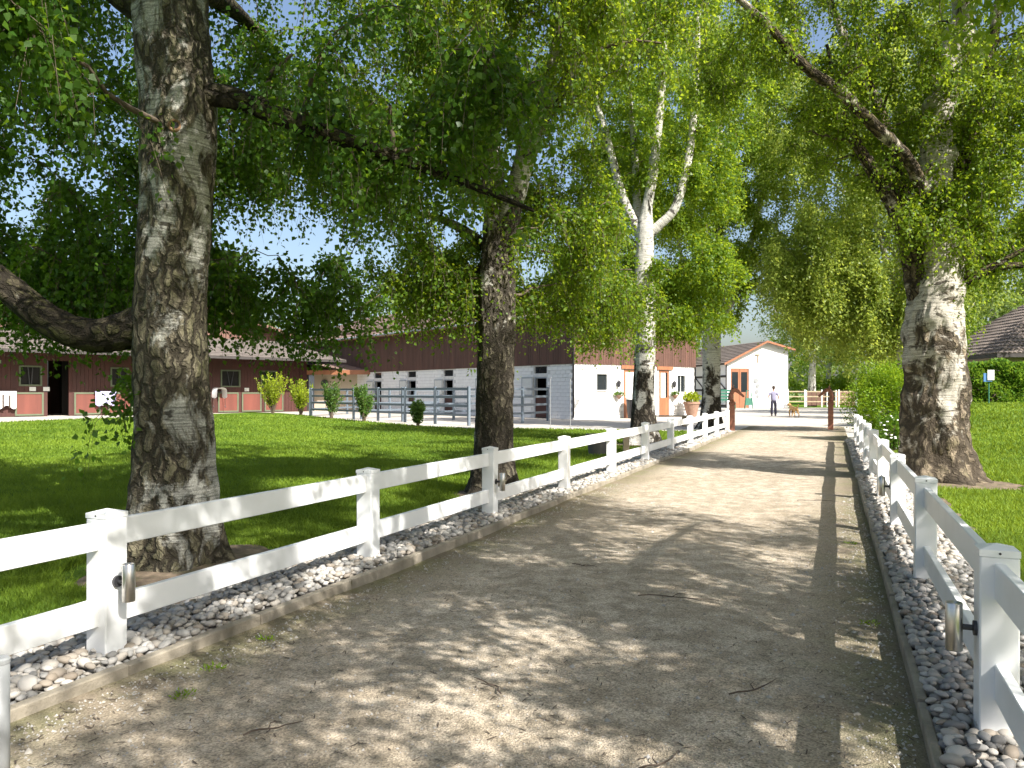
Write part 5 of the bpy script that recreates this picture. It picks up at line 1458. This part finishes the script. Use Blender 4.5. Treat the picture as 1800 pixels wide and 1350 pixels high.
n = 3600
ly = 1.2 + 13 * rs.uniform(size=n) ** 1.5; lx = rs.uniform(-3.25, .32, n)
e = rs.uniform(size=n) < .4
lx[e] = np.where(rs.uniform(size=e.sum()) < .5, -3.25 + np.abs(rs.normal(size=e.sum())) * .3, .32 - np.abs(rs.normal(size=e.sum())) * .28)
a = rs.uniform(0, 6.28, n); L = rs.uniform(.006, .026, n); w = rs.uniform(.0012, .0035, n)
zz = .015 + 0.012 * np.sin(lx * 1.7 + .4) * np.cos(ly * .45) + 0.008 * np.sin(lx * 4.1 + ly * .9) + 0.005 * np.sin(ly * 3.3 + lx * 2.2)
ca, sa = np.cos(a), np.sin(a)
V = np.stack([np.stack([lx - ca * L - sa * w, ly - sa * L + ca * w, zz], 1), np.stack([lx - ca * L + sa * w, ly - sa * L - ca * w, zz], 1),
              np.stack([lx + ca * L + sa * w, ly + sa * L - ca * w, zz + .003], 1), np.stack([lx + ca * L - sa * w, ly + sa * L + ca * w, zz + .003], 1)], 1).reshape(-1, 3)
o = link_mesh('leaf_litter', np_mesh('leaf_litter', V, np.arange(n * 4).reshape(n, 4), M['twig']))
tag(o, 'tiny dark catkin and twig crumbs scattered on the path', 'litter', kind='stuff')

# weeds along the kerb
def weed(x, y, seed, label):
    r = empty('weed', (x, y, .01), 0, label, 'weed', 'small weeds on the path edge')
    rs = np.random.default_rng(seed); n = 46
    a = rs.uniform(0, 6.28, n); q = rs.uniform(.1, 1, n)
    pos = np.stack([np.cos(a) * .06 * q, np.sin(a) * .05 * q, rs.uniform(.0, .02, n)], 1)
    ax = unit(np.stack([np.cos(a), np.sin(a), rs.uniform(.3, 1.6, n)], 1))
    v, f = leaves_arrays(pos, ax, .022, rs, False, .2)
    link_mesh('leaves', np_mesh('leaves', v, f, M['leaf_bush'], False, {'tint': ('POINT', 'FLOAT', np.repeat(rs.uniform(.2, .9, n), 4))}), r)
for i, (x, y, lb) in enumerate(((-2.98, 3.25, 'small green weed on the gravel by the left kerb, nearest the camera'), (-3.05, 3.75, 'small green weed by the left kerb in line with the thick birch'), (-3.5, 4.15, 'small green weed growing among the left pebbles'),
                                (-2.85, 2.9, 'tiny weed at the bottom left of the path'), (.22, 5.4, 'small weed beside the right kerb near the second fence post'), (.15, 8.2, 'small weed beside the right kerb farther along'))):
    weed(x, y, 200 + i, lb)
# fallen twigs
TW = [(-1.0, 5.55, .2, .55, 'long thin dark twig lying across the middle of the path'), (-.62, 3.05, 1.2, .28, 'curled twig on the path at the bottom centre'), (-1.55, 3.55, 2.6, .25, 'short twig on the sunlit patch of the near path'),
      (-.35, 4.0, .9, .35, 'thin twig right of centre on the near path'), (-1.9, 6.3, -.3, .22, 'short dark twig left of centre on the path'), (-.2, 11.2, .1, .5, 'twig on the path near the broad tree'), (-2.2, 2.75, 1.0, .25, 'twig near the left front corner of the path')]
for i, (x, y, a, L, lb) in enumerate(TW):
    rs_ = random.Random(i); pts = [(L * (t - .5), .06 * L * math.sin(t * 5 + i) + rs_.uniform(-.01, .01), .008 + .004 * math.sin(t * 9)) for t in [k / 7 for k in range(8)]]
    r = empty('fallen_twig', (x, y, .022), a, lb, 'twig', 'twigs fallen on the path')
    MB().tube(pts, [.004, .0045, .004, .0038, .0035, .003, .0025, .0015], 5).build('stem', M['twig'], r)
    MB().tube([pts[3], (pts[3][0] + .08 * L, pts[3][1] + .14 * L, .012), (pts[3][0] + .2 * L, pts[3][1] + .2 * L, .01)], [.003, .0025, .0015], 5).build('side_shoot', M['twig'], r)
